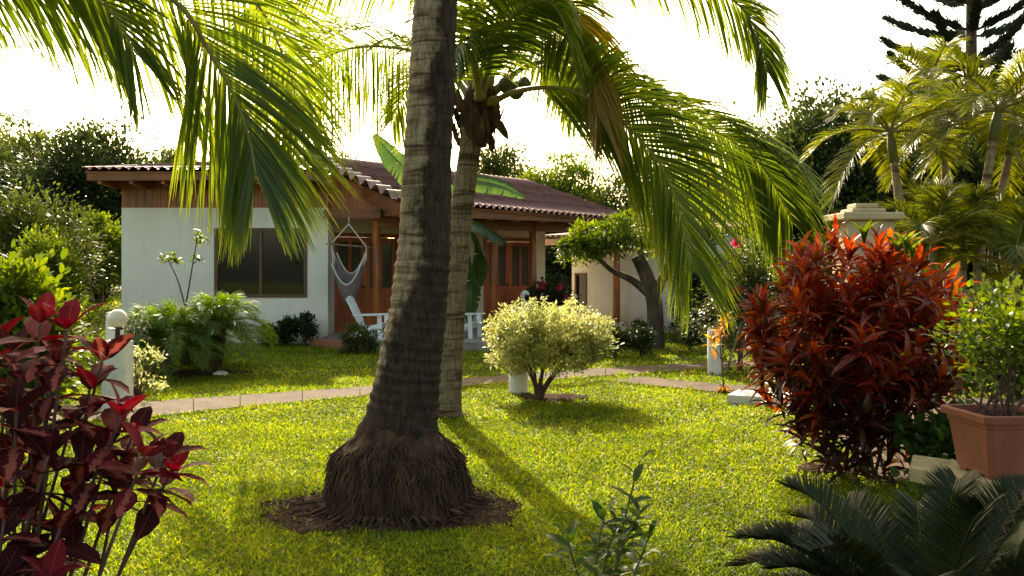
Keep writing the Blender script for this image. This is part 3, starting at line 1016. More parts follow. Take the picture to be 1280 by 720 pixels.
def door(t0, t1, z0, z1, leaves):
    mb = MB()
    mb.wallbox(wp(t0), wp(t0 + 0.08), z0, z1, -0.1, 0.03)
    mb.wallbox(wp(t1 - 0.08), wp(t1), z0, z1, -0.1, 0.03)
    mb.wallbox(wp(t0 + 0.08), wp(t1 - 0.08), z1 - 0.08, z1, -0.1, 0.028)
    fr_ = mb.build('door_frame', M['door'], house, False)
    w = (t1 - t0 - 0.16) / leaves
    for k in range(leaves):
        a, b = t0 + 0.08 + k * w + 0.006, t0 + 0.08 + (k + 1) * w - 0.006
        mb = MB()
        st = 0.10
        mid = z0 + 0.82
        mb.wallbox(wp(a), wp(a + st), z0, z1 - 0.09, -0.08, -0.03)
        mb.wallbox(wp(b - st), wp(b), z0, z1 - 0.09, -0.08, -0.03)
        mb.wallbox(wp((a + b) / 2 - 0.04), wp((a + b) / 2 + 0.04), mid + 0.10, z1 - 0.19, -0.08, -0.031)
        mb.wallbox(wp(a + st), wp(b - st), z1 - 0.19, z1 - 0.09, -0.08, -0.031)
        mb.wallbox(wp(a + st), wp(b - st), mid, mid + 0.10, -0.08, -0.031)
        mb.wallbox(wp(a + st), wp(b - st), z0, z0 + 0.16, -0.08, -0.031)
        mb.wallbox(wp(a + st), wp(b - st), z0 + 0.16, mid, -0.075, -0.05)
        mb.wallbox(wp(a + st + 0.07), wp(b - st - 0.07), z0 + 0.23, mid - 0.07, -0.05, -0.035)
        d = mb.build('door', M['door'], house, False)
        mb = MB()
        mb.wallbox(wp(a + st), wp(b - st), mid + 0.10, z1 - 0.19, -0.066, -0.055)
        mb.build('pane', M['door_glass'], d, False)
        mb = MB()
        hp = wp(b - 0.05)
        n_ = np.array([wd[1], -wd[0]])
        mb.ball((hp[0] + n_[0] * 0.0, hp[1] + n_[1] * 0.0, z0 + 0.95), 0.03, 10, 8)
        mb.build('handle', M['black_metal'], d)


door(0.10, 1.80, ZF + 0.01, 2.30, 2)
door(4.15, 5.75, ZF + 0.01, 2.28, 2)

# porch floor
mb = MB()
mb.prism(porch_poly, -0.05, ZF)
mb.build('porch_floor', M['step'], house, False)
mb = MB()
mb.wallbox((-3.78, 18.30), (-2.72, 17.24), -0.05, 0.16, 0.0, 0.28)
mb.build('step', M['tile'], house, False)
# posts and beams
posts = [np.array([-2.76, 18.7]), np.array([-0.40, 20.2]), np.array([0.47, 20.7]), np.array([2.5, 22.0])]
for k, p in enumerate(posts):
    mb = MB()
    mb.tube([(p[0], p[1], ZF - 0.3), (p[0], p[1], 1.2), (p[0], p[1], 2.52)], [0.085, 0.083, 0.08], 12)
    post = mb.build('post', M['wood'], house)
    if k in (0, 3):
        mb = MB()
        mb.box(p[0] - 0.18, p[0] + 0.18, p[1] - 0.18, p[1] + 0.18, -0.05, ZF + 0.06)
        mb.build('footing', M['concrete'], post, False)
mb = MB()
mb.wallbox((XR - 0.05, 18.72), (posts[0][0] + 0.12, 18.62), 2.55, 2.74, -0.09, 0.09)
mb.wallbox(posts[0], posts[3] + nrm(posts[3] - posts[0]) * 0.4, 2.38, 2.58, -0.085, 0.085)
for t in np.linspace(0.05, 0.97, 9):
    p = posts[0] * (1 - t) + posts[3] * t
    n_ = np.array([wd[1], -wd[0]])
    mb.wallbox(p + n_ * 0.75, p - n_ * 0.5, 2.585, 2.68, -0.04, 0.04)
mb.build('beam', M['wood_h'], house, False)
# dark boards in the shaded end above the hammock
mb = MB()
mb.add([(XR, 18.95, 2.6), (-2.1, 18.55, 2.6), (-2.1, 18.55, 2.75), (XR, 18.95, 3.55), (XR, 19.02, 2.6), (-2.1, 18.62, 2.6), (-2.1, 18.62, 2.75), (XR, 19.02, 3.55)],
       [(0, 1, 2, 3), (7, 6, 5, 4), (0, 4, 5, 1), (1, 5, 6, 2), (2, 6, 7, 3), (3, 7, 4, 0)])
mb.build('gable_panel', M['wood'], house, False)

# second bungalow behind the tree
h2 = thing('house', 'pale bungalow with one narrow window behind the curved tree', 'house', (4.5, 23, 0))
a2, b2 = np.array([1.57, 24.0]), np.array([4.14, 21.2])
d2 = nrm(b2 - a2)
L2 = np.linalg.norm(b2 - a2)
mb = MB()
wt0, wt1 = 0.10, 0.52
wz0, wz1 = 0.55, 1.42
mb.wallbox(a2, a2 + d2 * wt0, 0, 2.35, -0.2, 0)
mb.wallbox(a2 + d2 * wt0, a2 + d2 * wt1, 0, wz0, -0.2, 0)
mb.wallbox(a2 + d2 * wt0, a2 + d2 * wt1, wz1, 2.35, -0.2, 0)
mb.wallbox(a2 + d2 * wt1, b2, 0, 2.35, -0.2, 0)
mb.wallbox(b2, b2 + np.array([3.0, 2.4]), 0, 2.35, -0.2, 0)
nb = np.array([-d2[1], d2[0]])
mb.wallbox(a2 + nb * 0.2, a2 + nb * 3.5, 0, 2.35, -0.2, 0)
mb.build('wall', M['wall'], h2, False)
mb = MB()
f_ = 0.05
mb.wallbox(a2 + d2 * wt0, a2 + d2 * (wt0 + f_), wz0, wz1, -0.1, 0.02)
mb.wallbox(a2 + d2 * (wt1 - f_), a2 + d2 * wt1, wz0, wz1, -0.1, 0.02)
mb.wallbox(a2 + d2 * (wt0 + f_), a2 + d2 * (wt1 - f_), wz0, wz0 + f_, -0.1, 0.018)
mb.wallbox(a2 + d2 * (wt0 + f_), a2 + d2 * (wt1 - f_), wz1 - f_, wz1, -0.1, 0.018)
wn2 = mb.build('window', M['dark_frame'], h2, False)
mb = MB()
mb.wallbox(a2 + d2 * (wt0 + f_), a2 + d2 * (wt1 - f_), wz0 + f_, wz1 - f_, -0.06, -0.045)
mb.build('pane', M['glass'], wn2, False)
mb = MB()
n2 = np.array([d2[1], -d2[0]])
ra, rb = a2 - d2 * 0.55 + n2 * 0.6, b2 + d2 * 0.6 + n2 * 0.6
corrugated(mb, (*ra, 2.36), (*rb, 2.36), (*(rb - n2 * 3.8), 2.72), (*(ra - n2 * 3.8), 2.72), 0.2, 0.03)
mb.build('roof', M['roof'], h2)
mb = MB()
mb.wallbox(ra - n2 * 0.03, rb - n2 * 0.03, 2.14, 2.30, -0.04, 0)
mb.wallbox(a2 - d2 * 0.5 + n2 * 0.5, b2 + n2 * 0.5, 2.355, 2.38, -0.6, 0)
mb.build('fascia', M['roof_pale'], h2, False)

# ================================================================== COCONUT PALMS
ya = lambda y: H - (y - HZ) / 193.0
palm1 = thing('coconut_palm', 'thick leaning coconut palm trunk, black-stained, shade-painted, with bulging fibrous root base in a soil ring', 'palm tree', tuple(FP), 'coconut palms')
ctr = [(497, 640, 0.30), (497, 575, .265), (500, 535, .25), (507, 490, .222), (512, 450, .205), (520, 400, .192), (525, 350, .182), (529, 300, .174), (532, 200, .162), (537, 100, .153),
       (541, 0, .148), (548, -130, .145), (556, -240, .14), (562, -330, .15)]
pts = np.array([[(c_[0] - 640) / 193.0, FP[1] + 0.0015 * (640 - c_[1]) * 0.2, ya(c_[1])] for c_ in ctr])
n = 210
p = spline(pts, n)
rr = np.interp(p[:, 2], pts[:, 2], [c_[2] for c_ in ctr])
zz = p[:, 2]
rg = np.random.default_rng(8)
ringz = np.cumsum(rg.uniform(0.055, 0.10, 90)) + 0.2
dist = np.min(np.abs(zz[:, None] - ringz[None]), 1)
rr = rr * (1 - 0.05 * (sstep(0.0, 0.025, dist) - 0.5) + rg.normal(0, 0.008, n))
mb = MB()
mb.tube(p, rr, 28)
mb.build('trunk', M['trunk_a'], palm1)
mb = MB()
c0 = np.array([-0.745, FP[1], 0])
PRZ = [0, 0.06, 0.14, 0.24, 0.33, 0.39, 0.43, 0.47, 0.53, 0.60]
PRR = [0.450, 0.435, 0.415, 0.395, 0.366, 0.328, 0.292, 0.262, 0.238, 0.20]
ths, rows = np.linspace(0, 2 * math.pi, 97)[:-1], np.linspace(-0.02, 0.60, 26)
TT, ZZ = np.meshgrid(ths, rows)
LM = lambda a_, z_: (1 + 0.07 * np.sin(2 * a_ + 1.2) * np.clip(z_ / 0.35, 0, 1) + 0.05 * np.sin(5 * a_ + 6 * z_) * np.clip(1.1 - z_ / 0.5, 0, 1) + 0.03 * np.sin(11 * a_ - 9 * z_)
                     + 0.05 * np.exp(-((z_ - 0.33 - 0.05 * np.sin(2 * a_)) / 0.035) ** 2))
RR = (np.interp(ZZ, PRZ, PRR) - 0.012) * LM(TT, ZZ) + rg.normal(0, 0.006, TT.shape)
i_, j_ = np.meshgrid(np.arange(25), np.arange(96), indexing='ij')
mb.add(np.stack([c0[0] + RR * np.cos(TT), c0[1] + RR * np.sin(TT), ZZ], -1).reshape(-1, 3),
       np.stack([i_ * 96 + j_, i_ * 96 + (j_ + 1) % 96, (i_ + 1) * 96 + (j_ + 1) % 96, (i_ + 1) * 96 + j_], -1).reshape(-1, 4), 0)
for k in range(2300):
    a = rg.uniform(0, 6.283)
    z0 = rg.uniform(0.08, 0.44 + 0.05 * math.sin(3 * a + 0.5) + 0.02 * math.sin(8 * a))
    z1 = max(-0.01, z0 - rg.uniform(0.04, 0.24))
    zs = np.linspace(z0, z1, 5)
    aa = a + rg.normal(0, 0.12) * np.linspace(0, 1, 5) + np.cumsum(rg.normal(0, 0.035, 5))
    lump = LM(aa, zs)
    r_ = np.interp(zs, PRZ, PRR) * lump + rg.uniform(-0.014, 0.012) + np.linspace(0, rg.uniform(0, 0.05), 5)
    mb.tube(np.stack([c0[0] + r_ * np.cos(aa), c0[1] + r_ * np.sin(aa), zs], -1), np.linspace(rg.uniform(0.003, 0.008), 0.0025, 5), 4, 0, False)
for k in range(150):
    a = rg.uniform(0, 6.283)
    l = rg.uniform(0.06, 0.34) if k % 3 else rg.uniform(0.02, 0.1)
    r_ = np.array([0.46, 0.46 + l * 0.5, 0.46 + l])
    aa = a + np.cumsum(rg.normal(0, 0.05, 3))
    mb.tube(np.stack([c0[0] + r_ * np.cos(aa), c0[1] + r_ * np.sin(aa), [0.06, 0.03, 0.012]], -1), [0.008, 0.006, 0.003], 4, 0, False)
mb.build('root_base', M['fibre'], palm1)
top = p[-1]
for k, (az, L_, el, sg) in enumerate([(0.3, 3.4, 0.9, .55), (1.0, 3.4, 1.15, .4), (1.9, 3.4, 1.15, .4), (2.7, 3.5, 0.95, .5), (3.6, 3.4, 0.5, .6), (4.4, 3.3, 0.8, .5), (5.2, 3.3, 0.5, .6), (5.9, 3.4, 0.6, .5), (2.2, 2.6, 1.4, .2)]):
    frond(radial(top, az, L_, el, sg), 60, 0.8, 0.7, 0.045, 0.15, 0.04).build('frond', [M['coco'], M['rachis']], palm1)

p2b = G(561, 522)
palm2 = thing('coconut_palm', 'slender young coconut palm on the lawn, fruiting, with long drooping fronds', 'palm tree', tuple(p2b), 'coconut palms')
D2 = p2b[1]
pts = np.array([P(561, 527, D2), P(562, 480, D2), P(566, 400, D2), P(571, 330, D2), P(579, 250, D2), P(587, 190, D2), P(592, 150, D2)])
n = 150
p = spline(pts, n)
rr = np.interp(np.linspace(0, 1, n), [0, 0.03, 0.1, 0.5, 0.85, 1], [0.155, 0.138, 0.13, 0.118, 0.112, 0.13])
ringz = np.cumsum(rg.uniform(0.04, 0.075, 90))
dist = np.min(np.abs(p[:, 2][:, None] - ringz[None]), 1)
rr = rr * (1 + 0.045 * (sstep(0, 0.02, dist) - 0.5) + rg.normal(0, 0.008, n))
mb = MB()
mb.tube(p, rr, 20)
mb.build('trunk', M['trunk_b'], palm2)
mb = MB()   # fibrous boots at the crown
c2 = P(595, 140, D2)
for k in range(26):
    a = rg.uniform(0, 6.28)
    z0 = rg.uniform(-0.32, 0.05)
    r0_ = 0.10 + 0.06 * rg.random()
    b0 = c2 + [r0_ * math.cos(a), r0_ * math.sin(a), z0]
    e1 = b0 + [0.10 * math.cos(a), 0.10 * math.sin(a), rg.uniform(0.02, 0.22)]
    mb.leaves([b0 - Z * 0.08], [e1 - b0 + Z * 0.1], [[math.cos(a), math.sin(a), 0.1]], 0.34, 0.13, T_OVAL)
for k in range(80):
    a = rg.uniform(0, 6.28)
    b0 = c2 + [0.12 * math.cos(a), 0.12 * math.sin(a), rg.uniform(-0.3, 0.1)]
    mb.tube([b0, b0 + [0.07 * math.cos(a), 0.07 * math.sin(a), -0.05], b0 + [0.09 * math.cos(a), 0.09 * math.sin(a), -rg.uniform(0.1, 0.25)]], [0.008, 0.006, 0.003], 4, 0, False)
mb.lathe(c2, [(0.11, -0.36), (0.15, -0.22), (0.17, -0.05), (0.14, 0.12), (0.07, 0.28)], 14)
mb.build('crown_fibre', M['fibre'], palm2)
for (px, py, dd, r_) in ((632, 106, -.12, .09), (645, 113, 0.02, .10), (655, 106, -.08, .085)):
    mb = MB()
    mb.ball(P(px, py, D2 + dd), r_, 16, 10, 0, (0.85, 0.85, 1.0))
    mb.build('coconut', M['coconut'], palm2)
mb = MB()
mb.leaves([P(610, 140, D2 - 0.1)], [P(634, 170, D2 - 0.1) - P(610, 140, D2 - 0.1)], [[0.2, -1, 0.3]], 0.36, 0.11, T_OVAL)
mb.leaves([P(612, 165, D2 - 0.05)], [P(616, 192, D2) - P(612, 165, D2 - .05)], [[0.2, -1, 0.3]], 0.22, 0.09, T_OVAL)
mb.build('spathe', M['fibre'], palm2)
LW = 0.0215
FR = [
    ([(600, 120, 9.3), (618, 55, 8.9), (655, 8, 8.5), (692, 6, 8.2), (718, 62, 8.0)], 0.8, 0.6, 'coco', 85, (0, 60)),
    ([(600, 122, 9.2), (590, 75, 8.9), (578, 52, 8.6), (566, 78, 8.3)], 0.7, 0.7, 'coco', 60, (0, -40)),
    ([(592, 128, 9.5), (545, 74, 9.9), (460, 58, 10.4), (395, 80, 10.9), (345, 140, 11.3)], 1.5, 0.8, 'coco', 130, (-20, -55)),
    ([(612, 128, 9.4), (655, 112, 9.1), (710, 112, 8.8), (765, 142, 8.5), (832, 217, 8.3), (866, 335, 8.2)], 1.25, 0.40, 'coco', 140, (30, 74), .28),
    ([(612, 118, 9.6), (665, 80, 9.7), (735, 82, 9.7), (800, 122, 9.6), (890, 162, 9.5), (950, 205, 9.4), (992, 280, 9.4)], 1.3, 0.95, 'coco', 155, (30, 55), .22),
    ([(602, 118, 9.4), (607, 67, 9.2), (636, 5, 9.0), (676, -22, 8.8), (712, 5, 8.6), (736, 75, 8.5), (750, 150, 8.5)], 1.05, 0.5, 'coco', 135, (10, 74), .2, .70),
    ([(608, 112, 9.5), (640, 20, 9.6), (720, -52, 9.6), (830, -48, 9.5), (911, -4, 9.4), (944, 36, 9.3), (960, 92, 9.3)], 0.95, 0.8, 'coco', 115, (0, 50)),
    ([(604, 112, 9.8), (640, 62, 10.5), (690, 72, 11.2), (722, 140, 11.7)], 0.9, 0.8, 'coco', 80, (0, 40)),
    ([(592, 112, 9.7), (572, 30, 9.9), (520, -28, 10), (430, -34, 10), (345, -8, 10), (295, 40, 10)], 0.85, 1.0, 'coco', 100, (0, -35)),
    ([(598, 110, 9.3), (590, 30, 9), (583, -60, 8.7), (590, -140, 8.4)], 0.85, 0.5, 'coco', 75, (0, 0)),
    ([(596, 118, 9.8), (560, 80, 10.6), (520, 90, 11.3), (490, 150, 11.8)], 0.9, 1.0, 'coco', 70, (0, -30)),
    ([(606, 116, 9.9), (630, 40, 10.8), (660, 0, 11.6), (700, 10, 12.4), (730, 70, 13)], 0.9, 1.0, 'coco', 80, (0, 20)),
]
for pts, ll, dr, mm, nn_, rl, *st_ in FR:
    tip_ = st_[1] if len(st_) > 1 else None
    st_ = st_[0] if st_ else 0.15
    frond([P(*k) for k in pts], int(nn_ * 1.5), ll, dr, LW, st_, 0.035, 0.005, roll=rl, vee=0.12, jit=0.045, tip=tip_).build('frond', [M[mm], M['rachis'], M['coco_yellow']], palm2)

# third palm: its trunk stands outside the picture, one long frond hangs in from above
p3b = np.array([-4.0, 4.1, 0])
palm3 = thing('coconut_palm', 'coconut palm whose long frond hangs down in front of the house window', 'palm tree', tuple(p3b), 'coconut palms')
mb = MB()
p = spline([p3b - Z * 0.05, p3b + [0.05, 0, 1.2], p3b + [0.12, 0.02, 2.3], p3b + [0.2, 0.05, 3.15]], 80)
mb.tube(p, np.linspace(0.15, 0.115, 80) * (1 + 0.03 * np.sin(np.linspace(0, 80, 80) * 1.9)), 18)
mb.build('trunk', M['trunk_b'], palm3)
tp = p[-1]
A_ = [tuple(tp), P(-170, -120, 4.45), P(-40, -112, 4.7), P(95, -66, 4.95), P(217, 0, 5.1), P(262, 65, 5.2), P(295, 125, 5.25), P(313, 180, 5.3), P(320, 220, 5.3)]
frond(A_, 225, 1.05, 0.42, 0.0165, 0.06, 0.035, 0.005, 62, 17, roll=(35, 72), vee=0.08, jit=0.05, prof=lambda x: 0.86 + 0.14 * np.sin(math.pi * x) - 0.42 * np.clip((x - 0.55) / 0.45, 0, 1) ** 1.5).build('frond', [M['coco'], M['rachis']], palm3)
B_ = [tuple(tp), P(-190, -90, 4.5), P(-70, -78, 4.6), P(55, -46, 4.7), P(130, 6, 4.75), P(172, 70, 4.8)]
frond(B_, 115, 0.72, 0.5, 0.0165, 0.08, 0.03, 0.004, 62, 20, roll=(30, 66), vee=0.08, jit=0.05).build('frond', [M['coco'], M['rachis']], palm3)
C_ = [tuple(tp), P(-60, -190, 4.9), P(110, -150, 5.3), P(235, -85, 5.6), P(318, 0, 5.8), P(358, 80, 5.9), P(376, 150, 5.9)]
frond(C_, 115, 0.85, 0.55, 0.0165, 0.10, 0.032, 0.004, 62, 20, roll=(30, 68), vee=0.08, jit=0.05, prof=lambda x: 0.85 + 0.15 * np.sin(math.pi * x) - 0.35 * np.clip((x - 0.55) / 0.45, 0, 1) ** 1.5).build('frond', [M['coco'], M['rachis']], palm3)
for az, L_, el, sg in ((2.0, 3, 0.8, .5), (2.9, 3, 0.7, .6), (3.9, 3, 0.9, .5), (4.9, 2.6, 1.0, .5), (1.5, 2.8, 1.2, .3)):
    frond(radial(tp, az, L_, el, sg), 55, 0.75, 0.8, 0.045, 0.15, 0.035).build('frond', [M['coco'], M['rachis']], palm3)


# ================================================================== BACKGROUND TREES AND BUSHES
def at(px, d):
    x = (px - 640) / F * d
    return np.array([x, d, float(gz(np.array(x), np.array(float(d))))])


def bgtree(px, ytop, d, wpx, mat, label, seed, L=0.17, W=0.075, dens=1.0, name='broadleaf_tree', cat='tree', zb=0.25, group=None, tr=0.16, bark='bark', low=-0.75, tm=T_FOLD):
    """tree whose crown top sits at row ytop and is wpx wide"""
    b = at(px, d)
    zt = H - (ytop - HZ) / F * d
    z0 = b[2] + (zt - b[2]) * zb
    rad = (wpx / 2 / F * d, wpx / 2 / F * d * 0.8, (zt - z0) / 2)
    area = rad[0] * rad[2]
    n_cl = int((55 + 16 * area) * dens)
    return tree(name, label, cat, b, (b[0], b[1], (zt + z0) / 2), rad, int(n_cl * 1.25), 100, L * 0.88, W * 0.95, 0.095 * (rad[0] + rad[2]) * 1.15 + 0.06, mat, group, tr, bark, tm, 9, seed, low)


BG = 'trees beyond the garden'
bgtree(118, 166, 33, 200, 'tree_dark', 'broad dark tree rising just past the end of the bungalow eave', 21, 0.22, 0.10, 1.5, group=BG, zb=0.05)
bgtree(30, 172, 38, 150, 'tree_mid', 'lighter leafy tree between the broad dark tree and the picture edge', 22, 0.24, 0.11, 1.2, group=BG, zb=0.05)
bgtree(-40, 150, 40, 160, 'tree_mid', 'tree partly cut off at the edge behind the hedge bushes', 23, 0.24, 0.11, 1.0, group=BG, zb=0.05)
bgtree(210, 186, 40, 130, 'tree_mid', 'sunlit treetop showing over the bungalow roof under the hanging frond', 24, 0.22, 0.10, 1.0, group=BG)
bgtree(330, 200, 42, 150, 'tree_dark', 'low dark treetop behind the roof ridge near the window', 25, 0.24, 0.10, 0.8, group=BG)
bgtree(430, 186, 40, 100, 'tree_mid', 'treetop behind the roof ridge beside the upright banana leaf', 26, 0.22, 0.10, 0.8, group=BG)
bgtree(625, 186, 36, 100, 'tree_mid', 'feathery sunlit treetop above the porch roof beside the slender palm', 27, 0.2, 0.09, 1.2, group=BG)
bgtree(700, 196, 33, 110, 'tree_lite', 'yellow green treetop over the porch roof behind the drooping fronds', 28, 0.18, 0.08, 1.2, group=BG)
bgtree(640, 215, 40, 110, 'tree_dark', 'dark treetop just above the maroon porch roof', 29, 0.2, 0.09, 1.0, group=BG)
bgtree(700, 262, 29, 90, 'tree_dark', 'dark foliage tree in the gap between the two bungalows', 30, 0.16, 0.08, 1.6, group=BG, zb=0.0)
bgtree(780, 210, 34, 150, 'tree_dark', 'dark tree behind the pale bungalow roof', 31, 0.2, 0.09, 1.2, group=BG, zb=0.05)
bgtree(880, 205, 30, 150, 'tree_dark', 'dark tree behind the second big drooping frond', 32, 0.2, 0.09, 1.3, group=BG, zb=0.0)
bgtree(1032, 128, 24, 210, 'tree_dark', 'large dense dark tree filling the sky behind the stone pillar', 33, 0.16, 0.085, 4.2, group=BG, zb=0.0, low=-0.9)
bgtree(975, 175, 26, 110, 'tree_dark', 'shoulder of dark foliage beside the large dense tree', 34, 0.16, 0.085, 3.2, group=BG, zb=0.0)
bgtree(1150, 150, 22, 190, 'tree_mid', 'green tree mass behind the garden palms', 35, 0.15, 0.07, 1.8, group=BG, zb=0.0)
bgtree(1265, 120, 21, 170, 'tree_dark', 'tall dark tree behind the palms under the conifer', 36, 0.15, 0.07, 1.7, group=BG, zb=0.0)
bgtree(905, 318, 20, 120, 'tree_dark', 'dark leafy bush filling the corner past the pale bungalow', 37, 0.12, 0.06, 1.6, 'bush', 'bush', 0.0, BG, 0.05)
bgtree(965, 300, 18, 110, 'tree_dark', 'dark leafy bush behind the flowering shrub', 38, 0.12, 0.06, 1.6, 'bush', 'bush', 0.0, BG, 0.05)
# far woods closing the horizon
mb = MB()
for k in range(46):
    xx = -52 + k * 2.35 + RNG.uniform(-1, 1)
    yy = 52 + RNG.uniform(-3, 6)
    foliage(mb, (xx, yy, 1.6), (2.6, 2, RNG.uniform(2.2, 3.6)), 26, 34, 0.42, 0.2, 0.75)
tag(mb.build('woods', M['tree_mid']), 'far band of woods closing the view behind all the trees', 'woods', kind='stuff')

HB = 'bushes past the end of the house'
bgtree(40, 240, 21, 150, 'tree_mid', 'rounded green bush with pale glossy top behind the maroon plant', 41, 0.13, 0.06, 1.5, 'bush', 'bush', 0.0, HB, 0.06)
bgtree(126, 276, 23.5, 72, 'tree_lite', 'upright bright green bush standing next to the white house corner', 42, 0.15, 0.055, 2.0, 'bush', 'bush', 0.08, HB, 0.06)
bgtree(60, 302, 16, 75, 'tree_lite', 'small yellow green bush in front of the rounded bush', 43, 0.11, 0.05, 1.6, 'bush', 'bush', 0.1, HB, 0.04)
bgtree(100, 335, 25, 90, 'tree_dark', 'low dark shrub in the shade beneath the upright bright bush', 44, 0.12, 0.06, 1.3, 'bush', 'bush', 0.0, HB, 0.04)
bgtree(12, 330, 7.5, 130, 'tree_lite', 'big leaved green shrub directly behind the maroon plant', 45, 0.10, 0.05, 1.2, 'bush', 'bush', 0.15, HB, 0.03, 'twig', -0.75, T_OVAL)
# overhanging branch at the picture edge
br_ = thing('tree_branch', 'thin leafy branch reaching into the sky at the picture edge', 'tree', tuple(at(-90, 14)))
mb = MB()
foliage(mb, P(-14, 152, 14), (0.38, 0.3, 0.12), 14, 26, 0.09, 0.04, 0.10)
mb.build('foliage', M['tree_mid'], br_)
mb = MB()
mb.tube(spline([at(-90, 14), P(-80, 260, 14), P(-50, 175, 14), P(0, 150, 14)], 20), np.linspace(0.09, 0.01, 20), 7)
mb.build('trunk', M['bark'], br_)

# tree with the curved trunk in front of the pale bungalow
b = G(818, 437)
ct = thing('shade_tree', 'small tree with thick curved trunk in front of the pale bungalow wall', 'tree', tuple(b))
mb = MB()
DT = b[1]
cs = [(P(735, 308, DT), (0.62, 0.6, 0.34)), (P(790, 298, DT), (0.75, 0.8, 0.5)), (P(850, 285, DT), (0.8, 0.8, 0.55))]
for c_, r_ in cs:
    foliage(mb, c_, r_, 50, 60, 0.10, 0.05, 0.15)
mb.build('crown', M['tree_lite'], ct)
mb = MB()
mb.tube(spline([P(818, 441, DT), P(819, 420, DT), P(818, 380, DT), P(808, 345, DT), P(796, 320, DT)], 24), np.interp(np.linspace(0, 1, 24), [0, .1, .3, 1], [0.27, 0.20, 0.165, 0.12]), 14)
mb.tube(spline([P(812, 368, DT), P(790, 350, DT), P(765, 338, DT), P(742, 318, DT)], 14), np.linspace(0.09, 0.03, 14), 8)
mb.tube(spline([P(815, 372, DT), P(832, 340, DT), P(848, 300, DT)], 14), np.linspace(0.13, 0.05, 14), 8)
mb.build('trunk', M['bark'], ct)

# flowering bushes
def flower_bush(px, ybase, ytop, d, wpx, mat, label, seed, flowers, L=0.09, W=0.045, dens=1.4):
    b = at(px, d)
    zt = H - (ytop - HZ) / F * d
    rx = wpx / 2 / F * d
    r = tree('flowering_bush', label, 'bush', b, (b[0], b[1], zt * 0.55), (rx, rx * 0.8, zt * 0.47), int(70 * dens), 55, L, W, 0.16, mat, None, 0.035, 'twig', T_FOLD, 9, seed, -0.9)
    rg = np.random.default_rng(seed)
    for fx, fy in flowers:
        mb = MB()
        c_ = P(fx, fy, d - rx * 0.75)
        k = 26
        mb.leaves(c_ + rg.normal(0, 0.032, (k, 3)), rdir(k, rg), rdir(k, rg), 0.06, 0.05, T_FOLD)
        mb.build('flower_cluster', M['pink'], r)


flower_bush(688, 410, 350, 20.5, 62, 'tree_dark', 'dark shrub with bright pink flowers beside the porch door', 51, [(676, 359), (680, 357), (700, 360), (706, 373), (709, 377), (707, 382)])
flower_bush(925, 440, 300, 13.6, 95, 'tree_mid', 'tall loose shrub with a few pink flowers behind the white bollard', 52, [(920, 303), (924, 361), (919, 305)], 0.07, 0.035, 1.8)

# dark clipped round shrubs and low planting along the house
LP = 'low shrubs planted by the houses'
for (px, yb, wpx, hpx, lab, sd, mt) in (
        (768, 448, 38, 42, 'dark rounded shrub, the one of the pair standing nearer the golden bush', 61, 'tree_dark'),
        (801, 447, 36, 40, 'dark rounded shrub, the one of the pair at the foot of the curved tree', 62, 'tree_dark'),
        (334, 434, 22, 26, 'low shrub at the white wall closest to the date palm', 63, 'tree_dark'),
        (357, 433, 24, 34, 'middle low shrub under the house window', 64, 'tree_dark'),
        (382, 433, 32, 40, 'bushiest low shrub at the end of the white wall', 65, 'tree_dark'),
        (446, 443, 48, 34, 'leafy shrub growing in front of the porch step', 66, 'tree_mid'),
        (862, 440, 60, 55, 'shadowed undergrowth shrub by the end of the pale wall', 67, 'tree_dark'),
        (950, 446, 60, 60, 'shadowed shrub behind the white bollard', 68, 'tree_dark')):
    g = G(px, yb)
    d = g[1]
    hh = hpx / F * d
    tree('shrub', lab, 'shrub', g, (g[0], g[1], hh * 0.56), (wpx / 2 / F * d, wpx / 2 / F * d, hh * 0.46), 34, 46, 0.075, 0.035, 0.09, mt, LP, 0.022, 'twig', T_FOLD, 6, sd, -0.95)

# golden variegated bush
g = G(672, 500)
gb = thing('golden_bush', 'clipped golden variegated bush on dark forked stems', 'bush', tuple(g))
d = g[1]
mb = MB()
cc = foliage(mb, P(686, 430, d), (0.66, 0.56, 0.38), 320, 66, 0.055, 0.024, 0.085, T_FOLD, 0.72, np.random.default_rng(5), 0.55, -0.8, core=0.3)
k = 120
sp_ = P(686, 420, d) + nrm(RNG.normal(size=(k, 3)) * [1, 1, 0.5] + [0, 0, 0.5]) * [0.66, 0.58, 0.36]
for s_ in sp_:
    m_ = 24
    t_ = np.linspace(-0.4, 1, m_)[:, None] * RNG.uniform(0.7, 1.7)
    o_ = nrm(s_ - P(686, 440, d))
    mb.leaves(s_ + o_ * t_ * 0.10 + RNG.normal(0, 0.012, (m_, 3)), o_ * 0.5 + rdir(m_), rdir(m_) + Z, 0.05, 0.022, T_FOLD)
mb.build('foliage', M['gold'], gb)
for k in range(8):
    mb = MB()
    e = cc[k * 9]
    s0 = g + np.array([RNG.normal(0, 0.025), RNG.normal(0, 0.025), -0.03])
    mb.tube(spline([s0, s0 * 0.72 + e * 0.28 + [0, 0, 0.08], e], 10), np.linspace(0.026, 0.007, 10), 6)
    mb.build('stem', M['twig'], gb)

